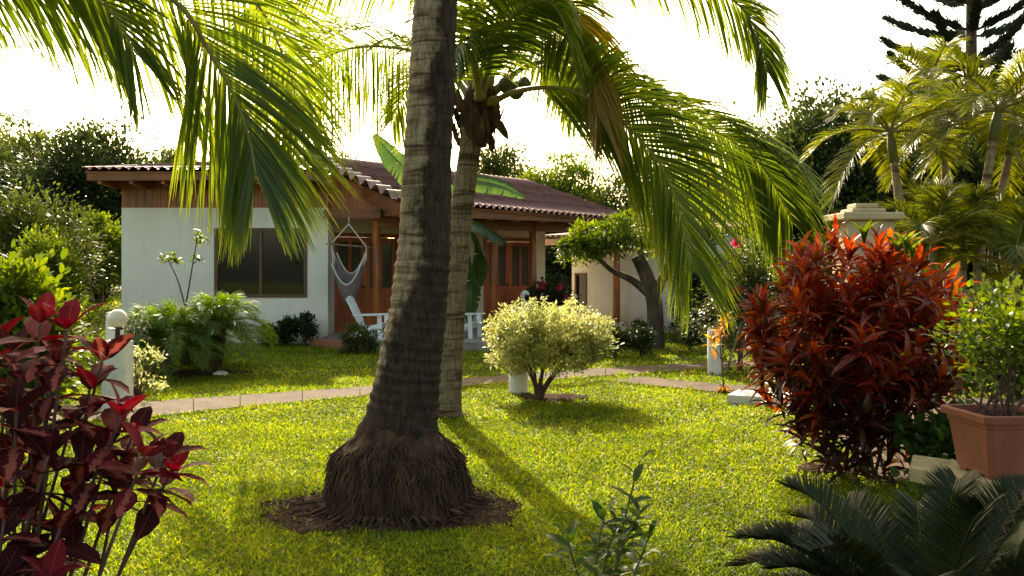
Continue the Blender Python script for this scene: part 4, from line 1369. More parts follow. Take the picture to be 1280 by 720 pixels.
# pygmy date palms by the house
def date_palm(base, cpt, n, L, label, seed):
    rg = np.random.default_rng(seed)
    r = thing('date_palm', label, 'palm', tuple(base), 'dwarf date palms by the house')
    mb = MB()
    mb.tube(spline([base - Z * 0.03, base * 0.5 + cpt * 0.5 + [0.02, 0, 0], cpt], 14), np.linspace(0.10, 0.085, 14) * (1 + 0.1 * (np.arange(14) % 2)), 10)
    mb.build('trunk', M['fibre'], r)
    for k in range(n):
        az = k * 2.39996 + rg.normal(0, 0.15)
        el = 1.4 - 1.5 * (k / n) ** 0.9 + rg.normal(0, 0.08)
        frond(radial(cpt, az, L * rg.uniform(0.85, 1.1), el, 0.6 if el > 0.4 else 0.4), 60, 0.25, 0.35, 0.010, 0.1, 0.010, 0.002, 60, 25, 0.3, K=3, rng=rg, jit=0.16).build('frond', [M['pygmy'], M['stem']], r)


date_palm(G(206, 470), P(204, 428, 12.9), 46, 1.15, 'fuller date palm clump beside the lamp post, tallest fronds against the wall', 71)
date_palm(G(267, 466), P(275, 408, 13.4), 34, 1.0, 'shorter date palm with a bare brown trunk under the house window', 72)
date_palm(G(232, 458), P(236, 428, 14.3), 34, 1.1, 'date palm half hidden between the two others by the wall', 73)
# stone by the palm foot
rk = MB()
c_ = G(276, 470)
rk.lathe(c_, [(0.001, 0.075), (0.05, 0.07), (0.10, 0.05), (0.12, 0.02), (0.125, -0.02)], 9)
tag(rk.build('rock', M['concrete'], None, True), 'pale stone lying at the foot of the bare trunked date palm', 'rock')

# lanky sapling with leaf tufts against the wall
b = G(232, 457)
ls = thing('tall_sapling', 'lanky sapling with three leaf tufts against the white wall', 'plant', tuple(b))
mb = MB()
dd = b[1]
mb.tube(spline([b, P(230, 400, dd), P(236, 360, dd), P(246, 300, dd)], 16), np.linspace(0.022, 0.008, 16), 6)
mb.tube(spline([P(232, 385, dd), P(222, 350, dd), P(210, 325, dd)], 10), np.linspace(0.014, 0.006, 10), 6)
mb.tube(spline([P(241, 330, dd), P(246, 326, dd), P(243, 322, dd)], 6), np.linspace(0.009, 0.005, 6), 5)
mb.build('stem', M['twig'], ls)
mb = MB()
rg = np.random.default_rng(77)
for (px, py, k, r_) in ((250, 297, 34, .10), (212, 322, 34, .12), (244, 322, 16, .06), (220, 326, 14, .08)):
    c_ = P(px, py, dd)
    mb.leaves(c_ + rg.normal(0, r_ * 0.4, (k, 3)), rdir(k, rg) * [1, 1, .5] + [0, 0, -0.1], rdir(k, rg) * 0.5 + Z, 0.13, 0.055, T_FOLD)
mb.build('foliage', M['tree_lite'], ls)

# ================================================================== LAMPS AND BOLLARDS
def bollard(px, yb, w, h, label, lamp, cyl=False):
    g = G(px, yb)
    r = thing('garden_lamp' if lamp else 'bollard', label, 'lamp' if lamp else 'bollard', tuple(g), 'white bollards along the path')
    mb = MB()
    if cyl:
        mb.lathe(g, [(w / 2, -0.05), (w / 2, h - 0.02), (w / 2 - 0.02, h), (0.001, h)], 24)
    else:
        a = w / 2
        mb.hexa([(g[0] - a, g[1] - a), (g[0] + a, g[1] - a), (g[0] + a, g[1] + a), (g[0] - a, g[1] + a)], -0.05, h - 0.012)
        a -= 0.012
        mb.hexa([(g[0] - a, g[1] - a), (g[0] + a, g[1] - a), (g[0] + a, g[1] + a), (g[0] - a, g[1] + a)], h - 0.012, h)
    mb.build('pillar', M['concrete'], r, cyl)
    if lamp:
        mb = MB()
        t = g + Z * h
        mb.lathe(t, [(0.001, 0.0), (0.07, 0.0), (0.07, 0.012), (0.03, 0.025), (0.024, 0.10), (0.055, 0.115), (0.062, 0.135), (0.001, 0.135)], 18)
        mb.build('lamp_base', M['black_metal'], r)
        mb = MB()
        mb.ball(t + Z * 0.225, 0.10, 28, 18)
        mb.build('globe', M['globe'], r)


bollard(147, 519, 0.235, 0.79, 'square white bollard carrying an opal globe lamp beside the date palms', True)
bollard(648, 492, 0.235, 0.74, 'round white bollard lamp with its globe hidden behind the golden bush', True, True)
bollard(893, 469, 0.20, 0.66, 'plain white bollard across the lawn behind the orange croton', False, True)
g = G(140, 500)
mb = MB()
mb.box(g[0] - 0.075, g[0] + 0.075, g[1], g[1] + 0.15, -0.05, 1.02)
mb.box(g[0] - 0.07, g[0] + 0.07, g[1] + 0.005, g[1] + 0.145, 1.02, 1.03)
tag(mb.build('concrete_post', M['concrete'], None, False), 'slim grey post standing just behind the globe lamp', 'post')

# small yellow-green shrub at the lamp
b = G(172, 497)
lm = thing('lime_shrub', 'small lime yellow shrub at the foot of the globe lamp', 'shrub', tuple(b))
mb = MB()
rg = np.random.default_rng(80)
tips = []
for k in range(22):
    e = P(rg.uniform(140, 206), rg.uniform(438, 486), b[1] + rg.uniform(-0.25, 0.25))
    tips.append(e)
    m_ = 26
    mb.leaves(e + rg.normal(0, 0.035, (m_, 3)), rdir(m_, rg) + [0, 0, 0.3], rdir(m_, rg) + Z, 0.06, 0.026, T_FOLD)
mb.build('foliage', M['gold'], lm)
mb = MB()
for e in tips:
    mb.tube(spline([b, b * 0.5 + e * 0.5 + [0, 0, 0.06], e], 7), np.linspace(0.008, 0.003, 7), 5)
mb.build('stem', M['twig'], lm)

# ================================================================== PORCH FURNITURE
hb = P(436, 275, 18.35)
hm = thing('hanging_chair', 'grey woven hammock chair hanging from the porch beam', 'hammock chair', tuple(hb))
cx, cy = hb[0], hb[1]
zb = H - (307 - HZ) / F * cy
zt = 2.545
mb = MB()
mb.tube([(cx, cy, zt + 0.02), (cx, cy, zt - 0.12)], 0.012, 6)
top_ = np.array([cx, cy, zt - 0.12])
bl, brr = np.array([cx - 0.36, cy + 0.03, zb + 0.03]), np.array([cx + 0.36, cy - 0.03, zb - 0.03])
for e in (bl, brr):
    mb.tube(spline([top_, top_ * 0.5 + e * 0.5, e], 6), 0.013, 6)
    for s_ in (-0.10, 0.0, 0.10):
        q_ = np.array([e[0] * 0.78 + cx * 0.22, cy + s_ * 2.4, 1.60 + 0.3 * abs(s_)])
        mb.tube(spline([e, e * 0.5 + q_ * 0.5 + [0.02, 0, -0.05], q_], 6), 0.009, 5)
mb.build('rope', M['rope'], hm)
mb = MB()
mb.tube([bl + [-0.09, 0, 0.008], brr + [0.09, 0, -0.008]], 0.017, 8)
mb.build('spreader_bar', M['bark_pale'], hm)
# sling: catenary across, deeper to the middle, open scoop
mb = MB()
nu, nv = 17, 13
V = []
for i_ in range(nu):
    s_ = -1 + 2 * i_ / (nu - 1)
    for j_ in range(nv):
        t_ = j_ / (nv - 1)
        w_ = 0.29
        zrim = 1.22 + 0.42 * abs(s_) ** 1.9
        zlow = 0.80 + 0.72 * abs(s_) ** 1.7
        yy = -0.26 + 0.52 * t_
        z_ = zrim * abs(2 * t_ - 1) ** 2 + zlow * (1 - abs(2 * t_ - 1) ** 2) if t_ > 0 else zrim
        V.append((cx + s_ * w_ * (1 + 0.1 * (1 - abs(2 * t_ - 1))), cy + yy, z_ + (0.22 if t_ > 0.5 else 0) * (2 * t_ - 1)))
i_, j_ = np.meshgrid(np.arange(nu - 1), np.arange(nv - 1), indexing='ij')
mb.add(V, np.stack([i_ * nv + j_, i_ * nv + j_ + 1, (i_ + 1) * nv + j_ + 1, (i_ + 1) * nv + j_], -1).reshape(-1, 4))
V = np.array(V).reshape(nu, nv, 3)
sl = mb.build('sling', M['hammock'], hm)
mb = MB()
mb.tube(V[:, 0], 0.016, 6)
mb.tube(V[:, -1], 0.016, 6)
mb.build('sling_edge', M['rope'], sl)


def lounge_chair():
    r = thing('lounge_chair', '', 'chair', (0, 0, 0), 'white slatted chairs on the porch')
    def plank(a, b, w, t, axis=(0, 1, 0)):
        m_ = MB()
        a, b = np.array(a, float), np.array(b, float)
        d_ = nrm(b - a)
        s_ = nrm(np.array(axis, float))
        n_ = np.cross(d_, s_)
        V = []
        for e in (a, b):
            for (u, v) in ((-1, -1), (1, -1), (1, 1), (-1, 1)):
                V.append(e + s_ * u * w / 2 + n_ * v * t / 2)
        m_.add(V, [(3, 2, 1, 0), (4, 5, 6, 7), (0, 1, 5, 4), (1, 2, 6, 5), (2, 3, 7, 6), (3, 0, 4, 7)])
        return m_
    def join(ms):
        m_ = MB()
        for k in ms:
            for v_, f_, mm_, u_ in zip(k.v, k.f, k.m, k.uv):
                pass
            m_.add(np.vstack(k.v), np.vstack(k.f))
        return m_
    # front faces +x
    join([plank((-0.22, y, 0.24), (-0.56, y * 1.15, 0.98 - 0.9 * y * y * 1.4), 0.088, 0.02) for y in (-0.2, -0.1, 0, 0.1, 0.2)]).build('backrest', M['white_plastic'], r, False)
    join([plank((-0.24 + k * 0.1, -0.25, 0.24 + 0.022 * k), (-0.24 + k * 0.1, 0.25, 0.24 + 0.022 * k), 0.088, 0.02, (1, 0, 0.2)) for k in range(6)]).build('seat', M['white_plastic'], r, False)
    for s_ in (-1, 1):
        plank((-0.36, s_ * 0.31, 0.54), (0.34, s_ * 0.31, 0.56), 0.12, 0.022).build('armrest', M['white_plastic'], r, False)
        plank((0.26, s_ * 0.28, 0.0), (0.24, s_ * 0.28, 0.545), 0.022, 0.10).build('leg', M['white_plastic'], r, False)
        plank((-0.48, s_ * 0.27, 0.02), (0.28, s_ * 0.27, 0.33), 0.022, 0.11).build('leg', M['white_plastic'], r, False)
    return r


ch1 = lounge_chair()
ch1['label'] = 'white slatted lounge chair next to the hammock chair, leaning back'
cp = P(455, 423, 18.0)
ch1.location = (cp[0] + 0.18, 17.95, ZF)
ch1.scale = (0.84, 0.84, 0.84)
ch1.rotation_euler = (0, 0, -0.15)
copy_thing(ch1, (-0.93, 18.15, ZF), -0.35, 'white slatted lounge chair half hidden behind the slender palm trunk')

# curled white ornament beside the red door
mb = MB()
th = np.linspace(0.4, 4.6, 18)
oc = P(657, 371, 19.2)
mb.tube(np.stack([oc[0] + 0.065 * np.cos(th), np.full(18, oc[1]), oc[2] + 0.085 * np.sin(th)], -1), np.interp(th, [0.4, 2, 4.6], [0.025, 0.06, 0.03]), 10)
mb.tube([(oc[0] - 0.02, oc[1], oc[2] - 0.09), (oc[0] + 0.03, oc[1], oc[2] - 0.3), (oc[0] + 0.03, oc[1], ZF)], [0.04, 0.03, 0.05], 10)
tag(mb.build('ornament', M['concrete']), 'pale curled ornament on a stalk in front of the red porch door', 'ornament')


# ================================================================== BANANA PLANT BY THE PORCH
def banana_leaf(pts, w, seed, roll=0.0, tears=True):
    rg = np.random.default_rng(seed)
    n = 30
    c = spline(pts, n)
    T = nrm(np.gradient(c, axis=0))
    S = nrm(np.cross(T, Z + 1e-3))
    Nn = np.cross(S, T)
    ph = np.radians(roll)
    S, Nn = S * math.cos(ph) + Nn * math.sin(ph), Nn * math.cos(ph) - S * math.sin(ph)
    t = np.linspace(0, 1, n)
    pr = np.sin(math.pi * np.clip(t * 0.92 + 0.06, 0, 1)) ** 0.6 * np.where(t < 0.16, (t / 0.16), 1)
    mb = MB()
    for sg in (-1, 1):
        mid = c
        e1 = c + S * sg * (w * 0.28 * pr)[:, None] + Nn * (w * 0.10 * pr)[:, None]
        e2 = c + S * sg * (w * 0.5 * pr * rg.uniform(0.92, 1.0, n))[:, None] - Z * (w * 0.10 * pr)[:, None]
        for a in range(n - 1):
            sh = 0.12 if (rg.random() < 0.22 and tears) else 0.0
            V = [mid[a], mid[a + 1], e1[a] * 1.0, e1[a + 1] - T[a] * sh * 0.01, e2[a], e2[a + 1] - T[a + 1] * sh * 0.35]
            mb.add(V, np.array([(0, 1, 3, 2), (2, 3, 5, 4)]))
    mb.tube(c, np.linspace(0.022, 0.005, n), 6, 1)
    return mb


bb = np.array([-1.12, 17.75, 0.0])
bn = thing('banana_plant', 'banana plant by the porch with broad leaves over and under the eave', 'plant', tuple(bb))
mb = MB()
mb.tube(spline([bb - Z * 0.05, bb + [0.0, 0, 1.0], bb + [0.02, 0, 2.0], bb + [0, 0, 2.5]], 16), np.linspace(0.12, 0.06, 16), 12)
mb.build('stem', M['stem'], bn)
bt = bb + [0, 0, 2.4]
for pts, w_, sd, rl in (
        ([bt, P(572, 236, 17.5), P(590, 226, 17.3), P(625, 232, 17.3), P(655, 246, 17.4)], 0.5, 1, -50),
        ([bt, P(545, 250, 17.6), P(520, 222, 17.5), P(492, 196, 17.5), P(468, 168, 17.5)], 0.62, 2, 60),
        ([bt, P(560, 240, 17.3), P(552, 234, 17.0), P(535, 242, 16.8), P(520, 262, 16.6)], 0.34, 3, -30),
        ([bt, P(575, 285, 18.2), P(588, 292, 18.7), P(600, 318, 19.0), P(596, 366, 19.2)], 0.55, 4, -40),
        ([bt, P(570, 296, 18.3), P(580, 318, 18.7), P(590, 356, 18.9), P(586, 404, 19.0)], 0.55, 5, -30),
        ([bt, P(580, 278, 18.3), P(602, 286, 18.8), P(622, 298, 19.1), P(634, 304, 19.3)], 0.45, 6, -45)):
    banana_leaf(pts, w_, sd, rl).build('leaf', [M['banana'], M['stem']], bn)

# ================================================================== RIGHT SIDE: PILLAR, PALMS, CONIFER
D = 9.0
cx = (1089 - 640) / F * D
zc = lambda y: H - (y - HZ) / F * D
pl = thing('stone_pillar', 'ochre stone gate pillar with a stepped cap rising behind the red bush', 'pillar', (cx, D + 0.2, 0))
def bevbox(mb, hx, z0, z1, bv=0.012):
    y0 = D + 0.22
    for a, b_, zz0, zz1 in ((hx - bv, hx, z0, z0 + bv), (hx, hx, z0 + bv, z1 - bv), (hx, hx - bv, z1 - bv, z1)):
        V = [(cx - a, y0 - a, zz0), (cx + a, y0 - a, zz0), (cx + a, y0 + a, zz0), (cx - a, y0 + a, zz0),
             (cx - b_, y0 - b_, zz1), (cx + b_, y0 - b_, zz1), (cx + b_, y0 + b_, zz1), (cx - b_, y0 + b_, zz1)]
        Fs = [(0, 1, 5, 4), (1, 2, 6, 5), (2, 3, 7, 6), (3, 0, 4, 7)]
        mb.add(V, Fs)
    a = hx - bv
    mb.add([(cx - a, y0 - a, z1), (cx + a, y0 - a, z1), (cx + a, y0 + a, z1), (cx - a, y0 + a, z1)], [(0, 1, 2, 3)])
mb = MB()
bevbox(mb, 0.225, -0.05, zc(275))
mb.build('shaft', M['stone'], pl, False)
mb = MB()
bevbox(mb, 0.295, zc(275), zc(265.5))
bevbox(mb, 0.165, zc(265.5), zc(259.5))
bevbox(mb, 0.115, zc(259.5), zc(253))
mb.build('cap', M['stone'], pl, False)


def garden_palm(base, cpt, n, L, label, seed, tr=0.06, name='garden_palm', group='ringed garden palms', stem_pts=None, nl=58, ll=0.42, w=0.016, mat='palm', elmax=1.35, elmin=-0.25, sag=0.5):
    rg = np.random.default_rng(seed)
    base, cpt = np.asarray(base, float), np.asarray(cpt, float)
    r = thing(name, label, 'palm tree', tuple(base), group)
    pts = [base - Z * 0.05] + (stem_pts or [base * 0.5 + cpt * 0.5]) + [cpt]
    n_ = 60
    p = spline(pts, n_)
    mb = MB()
    mb.tube(p, np.linspace(tr * 1.25, tr * 0.85, n_) * (1 + 0.05 * (np.arange(n_) % 3 == 0)), 12)
    mb.build('trunk', M['trunk_c'], r)
    mb = MB()
    dirn = nrm(p[-1] - p[-6])
    mb.tube([cpt - dirn * 0.05, cpt + dirn * 0.18, cpt + dirn * 0.42], [tr * 1.05, tr * 1.15, tr * 0.5], 12)
    mb.build('crownshaft', M['stem'], r)
    c = cpt + dirn * 0.36
    for k in range(n):
        az = k * 2.39996 + rg.normal(0, 0.2)
        el = elmax - (elmax - elmin) * ((k + 0.5) / n) + rg.normal(0, 0.08)
        frond(radial(c, az, L * rg.uniform(0.85, 1.1), el, sag), nl, ll, 0.35, w, 0.14, 0.022, 0.004, 62, 25, 0.4, K=3, rng=rg, jit=0.07).build('frond', [M[mat], M['rachis']], r)
    return r


garden_palm(at(1136, 12.5), P(1117, 198, 12.5), 13, 1.25, 'garden palm whose pale trunk rises just past the stone pillar', 81, 0.055, stem_pts=[P(1128, 290, 12.5), P(1122, 235, 12.5)])
garden_palm(at(1185, 13.5), P(1180, 190, 13.5), 13, 1.3, 'middle garden palm, trunk hidden by younger feathery palms', 82, 0.055, stem_pts=[P(1184, 300, 13.5)])
garden_palm(at(1222, 11.5), P(1242, 172, 11.5), 14, 1.3, 'tallest garden palm with ringed trunk leaning to the pot plant side', 83, 0.058, stem_pts=[P(1224, 330, 11.5), P(1230, 250, 11.5)])
garden_palm(at(1290, 13.0), P(1262, 190, 13.0), 12, 1.3, 'garden palm behind the tallest one, its trunk crossing at a slant', 84, 0.055, stem_pts=[P(1250, 285, 13.0)])
garden_palm(at(1200, 15.0), P(1168, 130, 15.0), 13, 1.4, 'garden palm crown standing highest against the conifer', 85, 0.055, stem_pts=[P(1190, 260, 15.0)])
# young feathery palms beneath
for (px, d, yc, n_, L_, lab, sd) in ((1165, 10.6, 330, 13, 1.15, 'young feathery palm arching bright fronds just above the red bush', 91),
                                  (1205, 11.2, 320, 12, 1.1, 'young feathery palm growing round the ringed palm trunk', 92),
                                  (1150, 11.5, 345, 12, 1.0, 'young feathery palm low beside the stone pillar', 94), (1238, 12.4, 330, 13, 1.2, 'young feathery palm set back between the leaning trunks', 95),
                                  (1268, 10.2, 360, 12, 1.1, 'young feathery palm in shade above the potted shrub', 93)):
    b = at(px, d)
    garden_palm(b, P(px, yc + 12, d), n_, L_, lab, sd, 0.035, 'feather_palm', 'young feathery palms', nl=60, ll=0.36, w=0.017, elmax=1.45, elmin=0.2, sag=0.5)

# conifer with tiered branches
nb_ = at(1214, 30)
pine = thing('norfolk_pine', 'tall dark conifer with tiers of upswept rope like branches', 'conifer', tuple(nb_))
mb = MB()
zt = H - (-330 - HZ) / F * 30
mb.tube([nb_ - Z * 0.1, nb_ + Z * zt * 0.5, nb_ + Z * zt], [0.24, 0.17, 0.03], 10)
mb.build('trunk', M['bark'], pine)
rg = np.random.default_rng(14)
zs = np.arange(3.9, zt - 0.4, 1.05)
for kz, z0 in enumerate(zs):
    fl = 1 - (z0 - 3.9) / (zt - 3.9)
    for k in range(6):
        az = k * 1.0472 + kz * 0.45 + rg.normal(0, 0.08)
        L_ = (0.6 + 2.9 * fl ** 0.75) * rg.uniform(0.92, 1.08)
        h = np.array([math.cos(az), math.sin(az), 0])
        s0 = nb_ + Z * (z0 + rg.normal(0, 0.06))
        c = spline([s0, s0 + h * L_ * 0.5 + Z * (0.12 * L_), s0 + h * L_ + Z * 0.40 * L_], 30)
        mb = MB()
        mb.tube(c, np.linspace(0.05, 0.012, 30), 5)
        sd_ = np.array([-h[1], h[0], 0])
        m_ = int(620 * L_ / 3) + 60
        t_ = rg.uniform(0.18, 1, m_)
        pos = c[(t_ * 29).astype(int)] + rg.normal(0, 0.05, (m_, 3))
        sg = np.where(rg.random(m_) < 0.5, -1, 1)[:, None]
        dr_ = h * 0.75 + sd_ * sg * rg.uniform(0.0, 0.6, (m_, 1)) + Z * rg.uniform(0.2, 0.75, (m_, 1))
        mb.leaves(pos, dr_, np.tile(Z, (m_, 1)) + rdir(m_, rg) * 0.2, rg.uniform(0.16, 0.32, m_) * (1.1 - 0.25 * t_), 0.038, T_ROPE, 1)
        mb.build('branch', [M['bark'], M['pine']], pine)

# ================================================================== RED STRAP-LEAVED BUSH
tb = np.array([2.42, 6.85, 0])
tic = P(1072, 430, 6.85)
ti = thing('red_cordyline', 'big red and orange strap leaved bush in front of the stone pillar', 'bush', tuple(tb))
rg = np.random.default_rng(31)
mb = MB()
heads = []
n_h = 250
while len(heads) < n_h:
    u = rg.normal(size=3)
    u /= np.linalg.norm(u)
    r_ = rg.uniform(0.55, 1.0) if rg.random() < 0.8 else rg.uniform(0.2, 0.6)
    e = tic + u * r_ * np.array([0.80, 0.64, 0.80])
    if e[2] < 0.22:
        continue
    heads.append(e)
heads += [P(x_, y_, 6.8 + rg.uniform(-.3, .3)) for x_, y_ in ((1000, 318), (1025, 330), (1098, 308), (1112, 312), (1125, 315), (1062, 318), (1150, 330), (1180, 360), (1185, 430), (1190, 470), (955, 385), (945, 440), (960, 500), (1000, 540), (1150, 520), (1140, 560), (1030, 560), (1060, 575), (1090, 560), (1110, 578), (1010, 530), (1070, 545), (1045, 535), (1120, 545))]
for e in heads:
    ax = nrm((e - tb) * [1, 1, 0.55] + [0, 0, 0.6])
    k = rg.integers(12, 19)
    f = np.linspace(0, 1, k)
    az = np.arange(k) * 2.4 + rg.uniform(0, 6)
    a1 = nrm(np.cross(ax, [0.3, 1, 0.2]))
    a2 = np.cross(ax, a1)
    spread = 0.25 + 1.35 * f
    d_ = nrm(ax[None] * np.cos(spread)[:, None] + (a1[None] * np.cos(az)[:, None] + a2[None] * np.sin(az)[:, None]) * np.sin(spread)[:, None] + rg.normal(0, 0.12, (k, 3)))
    pos = e[None] - ax[None] * (f * 0.14)[:, None]
    s_ = rg.uniform(0.75, 1.2, k)
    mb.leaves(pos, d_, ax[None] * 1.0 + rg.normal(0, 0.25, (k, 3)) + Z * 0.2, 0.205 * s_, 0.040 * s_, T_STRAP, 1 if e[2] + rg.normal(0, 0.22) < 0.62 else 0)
mb.build('foliage', [M['ti'], M['ti_old']], ti)
for k in range(17):
    e = heads[rg.integers(0, n_h)]
    s0 = np.array([tb[0] + rg.normal(0, 0.20), tb[1] + rg.normal(0, 0.15), -0.03])
    mb = MB()
    mb.tube(spline([s0, s0 * 0.55 + e * 0.45 + [0, 0, 0.12], e], 12), np.linspace(0.014, 0.009, 12), 6)
    mb.build('stem', M['bark'], ti)
# a few fresh green shoots
mb = MB()
for (px, py) in ((1133, 318), (1122, 322), (1140, 325), (1080, 305)):
    e = P(px, py, 6.5)
    k = 7
    az = np.arange(k) * 2.4
    d_ = np.stack([np.cos(az) * 0.4, np.sin(az) * 0.4, np.ones(k)], -1)
    mb.leaves(np.tile(e, (k, 1)), d_, np.stack([-np.cos(az), -np.sin(az), np.ones(k) * 0.2], -1), 0.2, 0.045, T_STRAP)
mb.build('shoots', M['tree_lite'], ti)

# orange croton: thin stem with three whorls
b = G(905, 493)
cr = thing('orange_croton', 'thin stemmed croton with whorls of orange leaves before the plain bollard', 'plant', tuple(b))
mb = MB()
dd = b[1]
mb.tube(spline([b, P(903, 460, dd), P(900, 425, dd), P(907, 400, dd)], 14), np.linspace(0.01, 0.005, 14), 6)
mb.tube(spline([P(902, 450, dd), P(896, 440, dd), P(892, 432, dd)], 6), 0.005, 5)
mb.build('stem', M['twig'], cr)
mb = MB()
rg = np.random.default_rng(90)
for (px, py, k, l_) in ((905, 403, 14, .17), (898, 420, 10, .15), (891, 432, 10, .15), (905, 492, 22, .13), (898, 490, 12, .12)):
    c_ = P(px, py, dd)
    mb.leaves(np.tile(c_, (k, 1)) + rg.normal(0, 0.015, (k, 3)), rdir(k, rg) + [0, 0, 0.2], rdir(k, rg) * 0.4 + Z, l_, 0.05, T_STRAP)
mb.build('foliage', M['croton'], cr)
# leaning cane
mb = MB()
mb.tube([P(907, 470, 13.2), P(927, 402, 13.2)], [0.016, 0.012], 6)
tag(mb.build('garden_stake', M['bark_pale']), 'thin pale stake leaning by the plain bollard', 'stake')
# pale block set in the lawn edge
g0, g1 = G(909, 507), G(985, 512)
mb = MB()
mb.wallbox(g0[:2], g1[:2], -0.03, 0.115, -0.5, 0)
mb.wallbox(g0[:2] + [0.01, 0.01], g1[:2] + [-0.01, 0.01], 0.115, 0.122, -0.48, 0)
tag(mb.build('stone_block', M['concrete'], None, False), 'pale stone step block at the lawn edge beside the red bush', 'step')

# ================================================================== SLAB, POT AND POTTED SHRUB
zs_ = 0.40
def PZ(px, py, z):
    d = F * (H - z) / (py - HZ)
    return np.array([(px - 640) / F * d, d, z])
s_a, s_b = PZ(1137, 585, zs_), PZ(1300, 617, zs_)
s_c, s_d = PZ(1420, 600, zs_), PZ(1141, 573, zs_)
ext = (s_b - s_a)
s_b = s_a + ext * 1.5
s_c = s_b + (s_d - s_a) + np.array([0.25, 0.25, 0])
s_d = s_d + np.array([0.05, 0.12, 0])
bench = thing('stone_bench', 'mossy ochre stone slab on a low base carrying the terracotta pot', 'bench', (float(s_a[0] + .5), float(s_a[1]), 0))
mb = MB()
quad = [s_a[:2], s_b[:2], s_c[:2], s_d[:2]]
mb.hexa(quad, zs_ - 0.075, zs_ - 0.008)
cq = np.mean(quad, 0)
mb.hexa([cq + (k - cq) * 0.985 for k in quad], zs_ - 0.008, zs_)
mb.build('slab', M['slabstone'], bench, False)
mb = MB()
mb.hexa([cq + (k - cq) * 0.34 + np.array([0.0, 0.22]) for k in quad], -0.05, zs_ - 0.075)
mb.build('base', M['slabstone'], bench, False)

pc = PZ(1252, 592, zs_)
yaw = 0.10
pot = thing('flower_pot', 'square terracotta pot with a thick rim on the stone slab', 'pot', tuple(pc))
cyaw, syaw = math.cos(yaw), math.sin(yaw)
def sqring(hw, z, bv=0.03):
    r = []
    for (sx, sy) in ((-1, -1), (1, -1), (1, 1), (-1, 1)):
        for (ex, ey) in (((0, 1), (1, 0)) if sx * sy > 0 else ((1, 0), (0, 1))):
            x_ = sx * (hw - bv * ex)
            y_ = sy * (hw - bv * ey)
            r.append((pc[0] + x_ * cyaw - y_ * syaw, pc[1] + x_ * syaw + y_ * cyaw, z))
    return r
def sqloft(mb, prof):
    V = []
    for hw, z in prof:
        V += sqring(hw, z)
    Fs = []
    for a in range(len(prof) - 1):
        for b_ in range(8):
            Fs.append((a * 8 + b_, a * 8 + (b_ + 1) % 8, (a + 1) * 8 + (b_ + 1) % 8, (a + 1) * 8 + b_))
    Fs.append(tuple(range(7, -1, -1)))
    mb.add(V, Fs)
z0 = zs_
mb = MB()
sqloft(mb, [(0.165, z0 + 0.02), (0.172, z0 + 0.022), (0.205, z0 + 0.28), (0.212, z0 + 0.285), (0.215, z0 + 0.315)])
for (sx, sy) in ((-1, -1), (1, -1), (1, 1), (-1, 1)):
    x_, y_ = sx * 0.12, sy * 0.12
    u_, w_ = pc[0] + x_ * cyaw - y_ * syaw, pc[1] + x_ * syaw + y_ * cyaw
    mb.hexa([(u_ - .035, w_ - .035), (u_ + .035, w_ - .035), (u_ + .035, w_ + .035), (u_ - .035, w_ + .035)], z0, z0 + 0.0215)
mb.build('body', M['pot'], pot, False)
mb = MB()
sqloft(mb, [(0.216, z0 + 0.312), (0.236, z0 + 0.316), (0.240, z0 + 0.350), (0.236, z0 + 0.356), (0.205, z0 + 0.356), (0.198, z0 + 0.33), (0.195, z0 + 0.29)])
mb.build('rim', M['pot'], pot, False)
mb = MB()
V = sqring(0.192, z0 + 0.318)
mb.add(V + [tuple(k - np.array([0, 0, .02]) for k in [np.array(v) for v in V][i_]) if False else (V[i_][0], V[i_][1], V[i_][2] - .02) for i_ in range(8)], [tuple(range(8))] + [(i_, 8 + i_, 8 + (i_ + 1) % 8, (i_ + 1) % 8) for i_ in range(8)])
mb.build('potting_soil', M['soil'], pot, False)
rg = np.random.default_rng(44)
ps = np.array([pc[0], pc[1], z0 + 0.31])
pp = thing('potted_shrub', 'glossy round leaved shrub growing in the terracotta pot', 'plant', tuple(ps))
mb = MB()
cc = foliage(mb, ps + [0.06, 0.0, 0.44], (0.40, 0.33, 0.32), 110, 20, 0.042, 0.026, 0.085, T_OVAL, 0.5, rg, 0.4, -0.85, core=0.4)
mb.build('foliage', M['tree_lite'], pp)
for k in range(16):
    e = cc[k * 5]
    s0 = ps + np.array([rg.normal(0, 0.075), rg.normal(0, 0.06), -0.01])
    mb = MB()
    mb.tube(spline([s0, s0 * 0.5 + e * 0.5 + rg.normal(0, 0.03, 3), e], 9), np.linspace(0.008, 0.003, 9), 5)
    mb.build('stem', M['twig'], pp)
# shrub behind the pot
bgtree(1262, 365, 7.6, 170, 'tree_mid', 'glossy green shrub behind the potted plant under the palms', 46, 0.075, 0.04, 1.3, 'bush', 'bush', 0.25, None, 0.03, 'twig', -0.75, T_OVAL)
# low green climber by the red bush foot
b = np.array([3.0, 6.3, 0])
tree('ground_shrub', 'low round leaved plant between the red bush and the stone slab', 'plant', b, b + [0, 0, 0.3], (0.38, 0.3, 0.24), 26, 16, 0.10, 0.075, 0.1, 'sapling', None, 0.012, 'twig', T_OVAL, 6, 47)

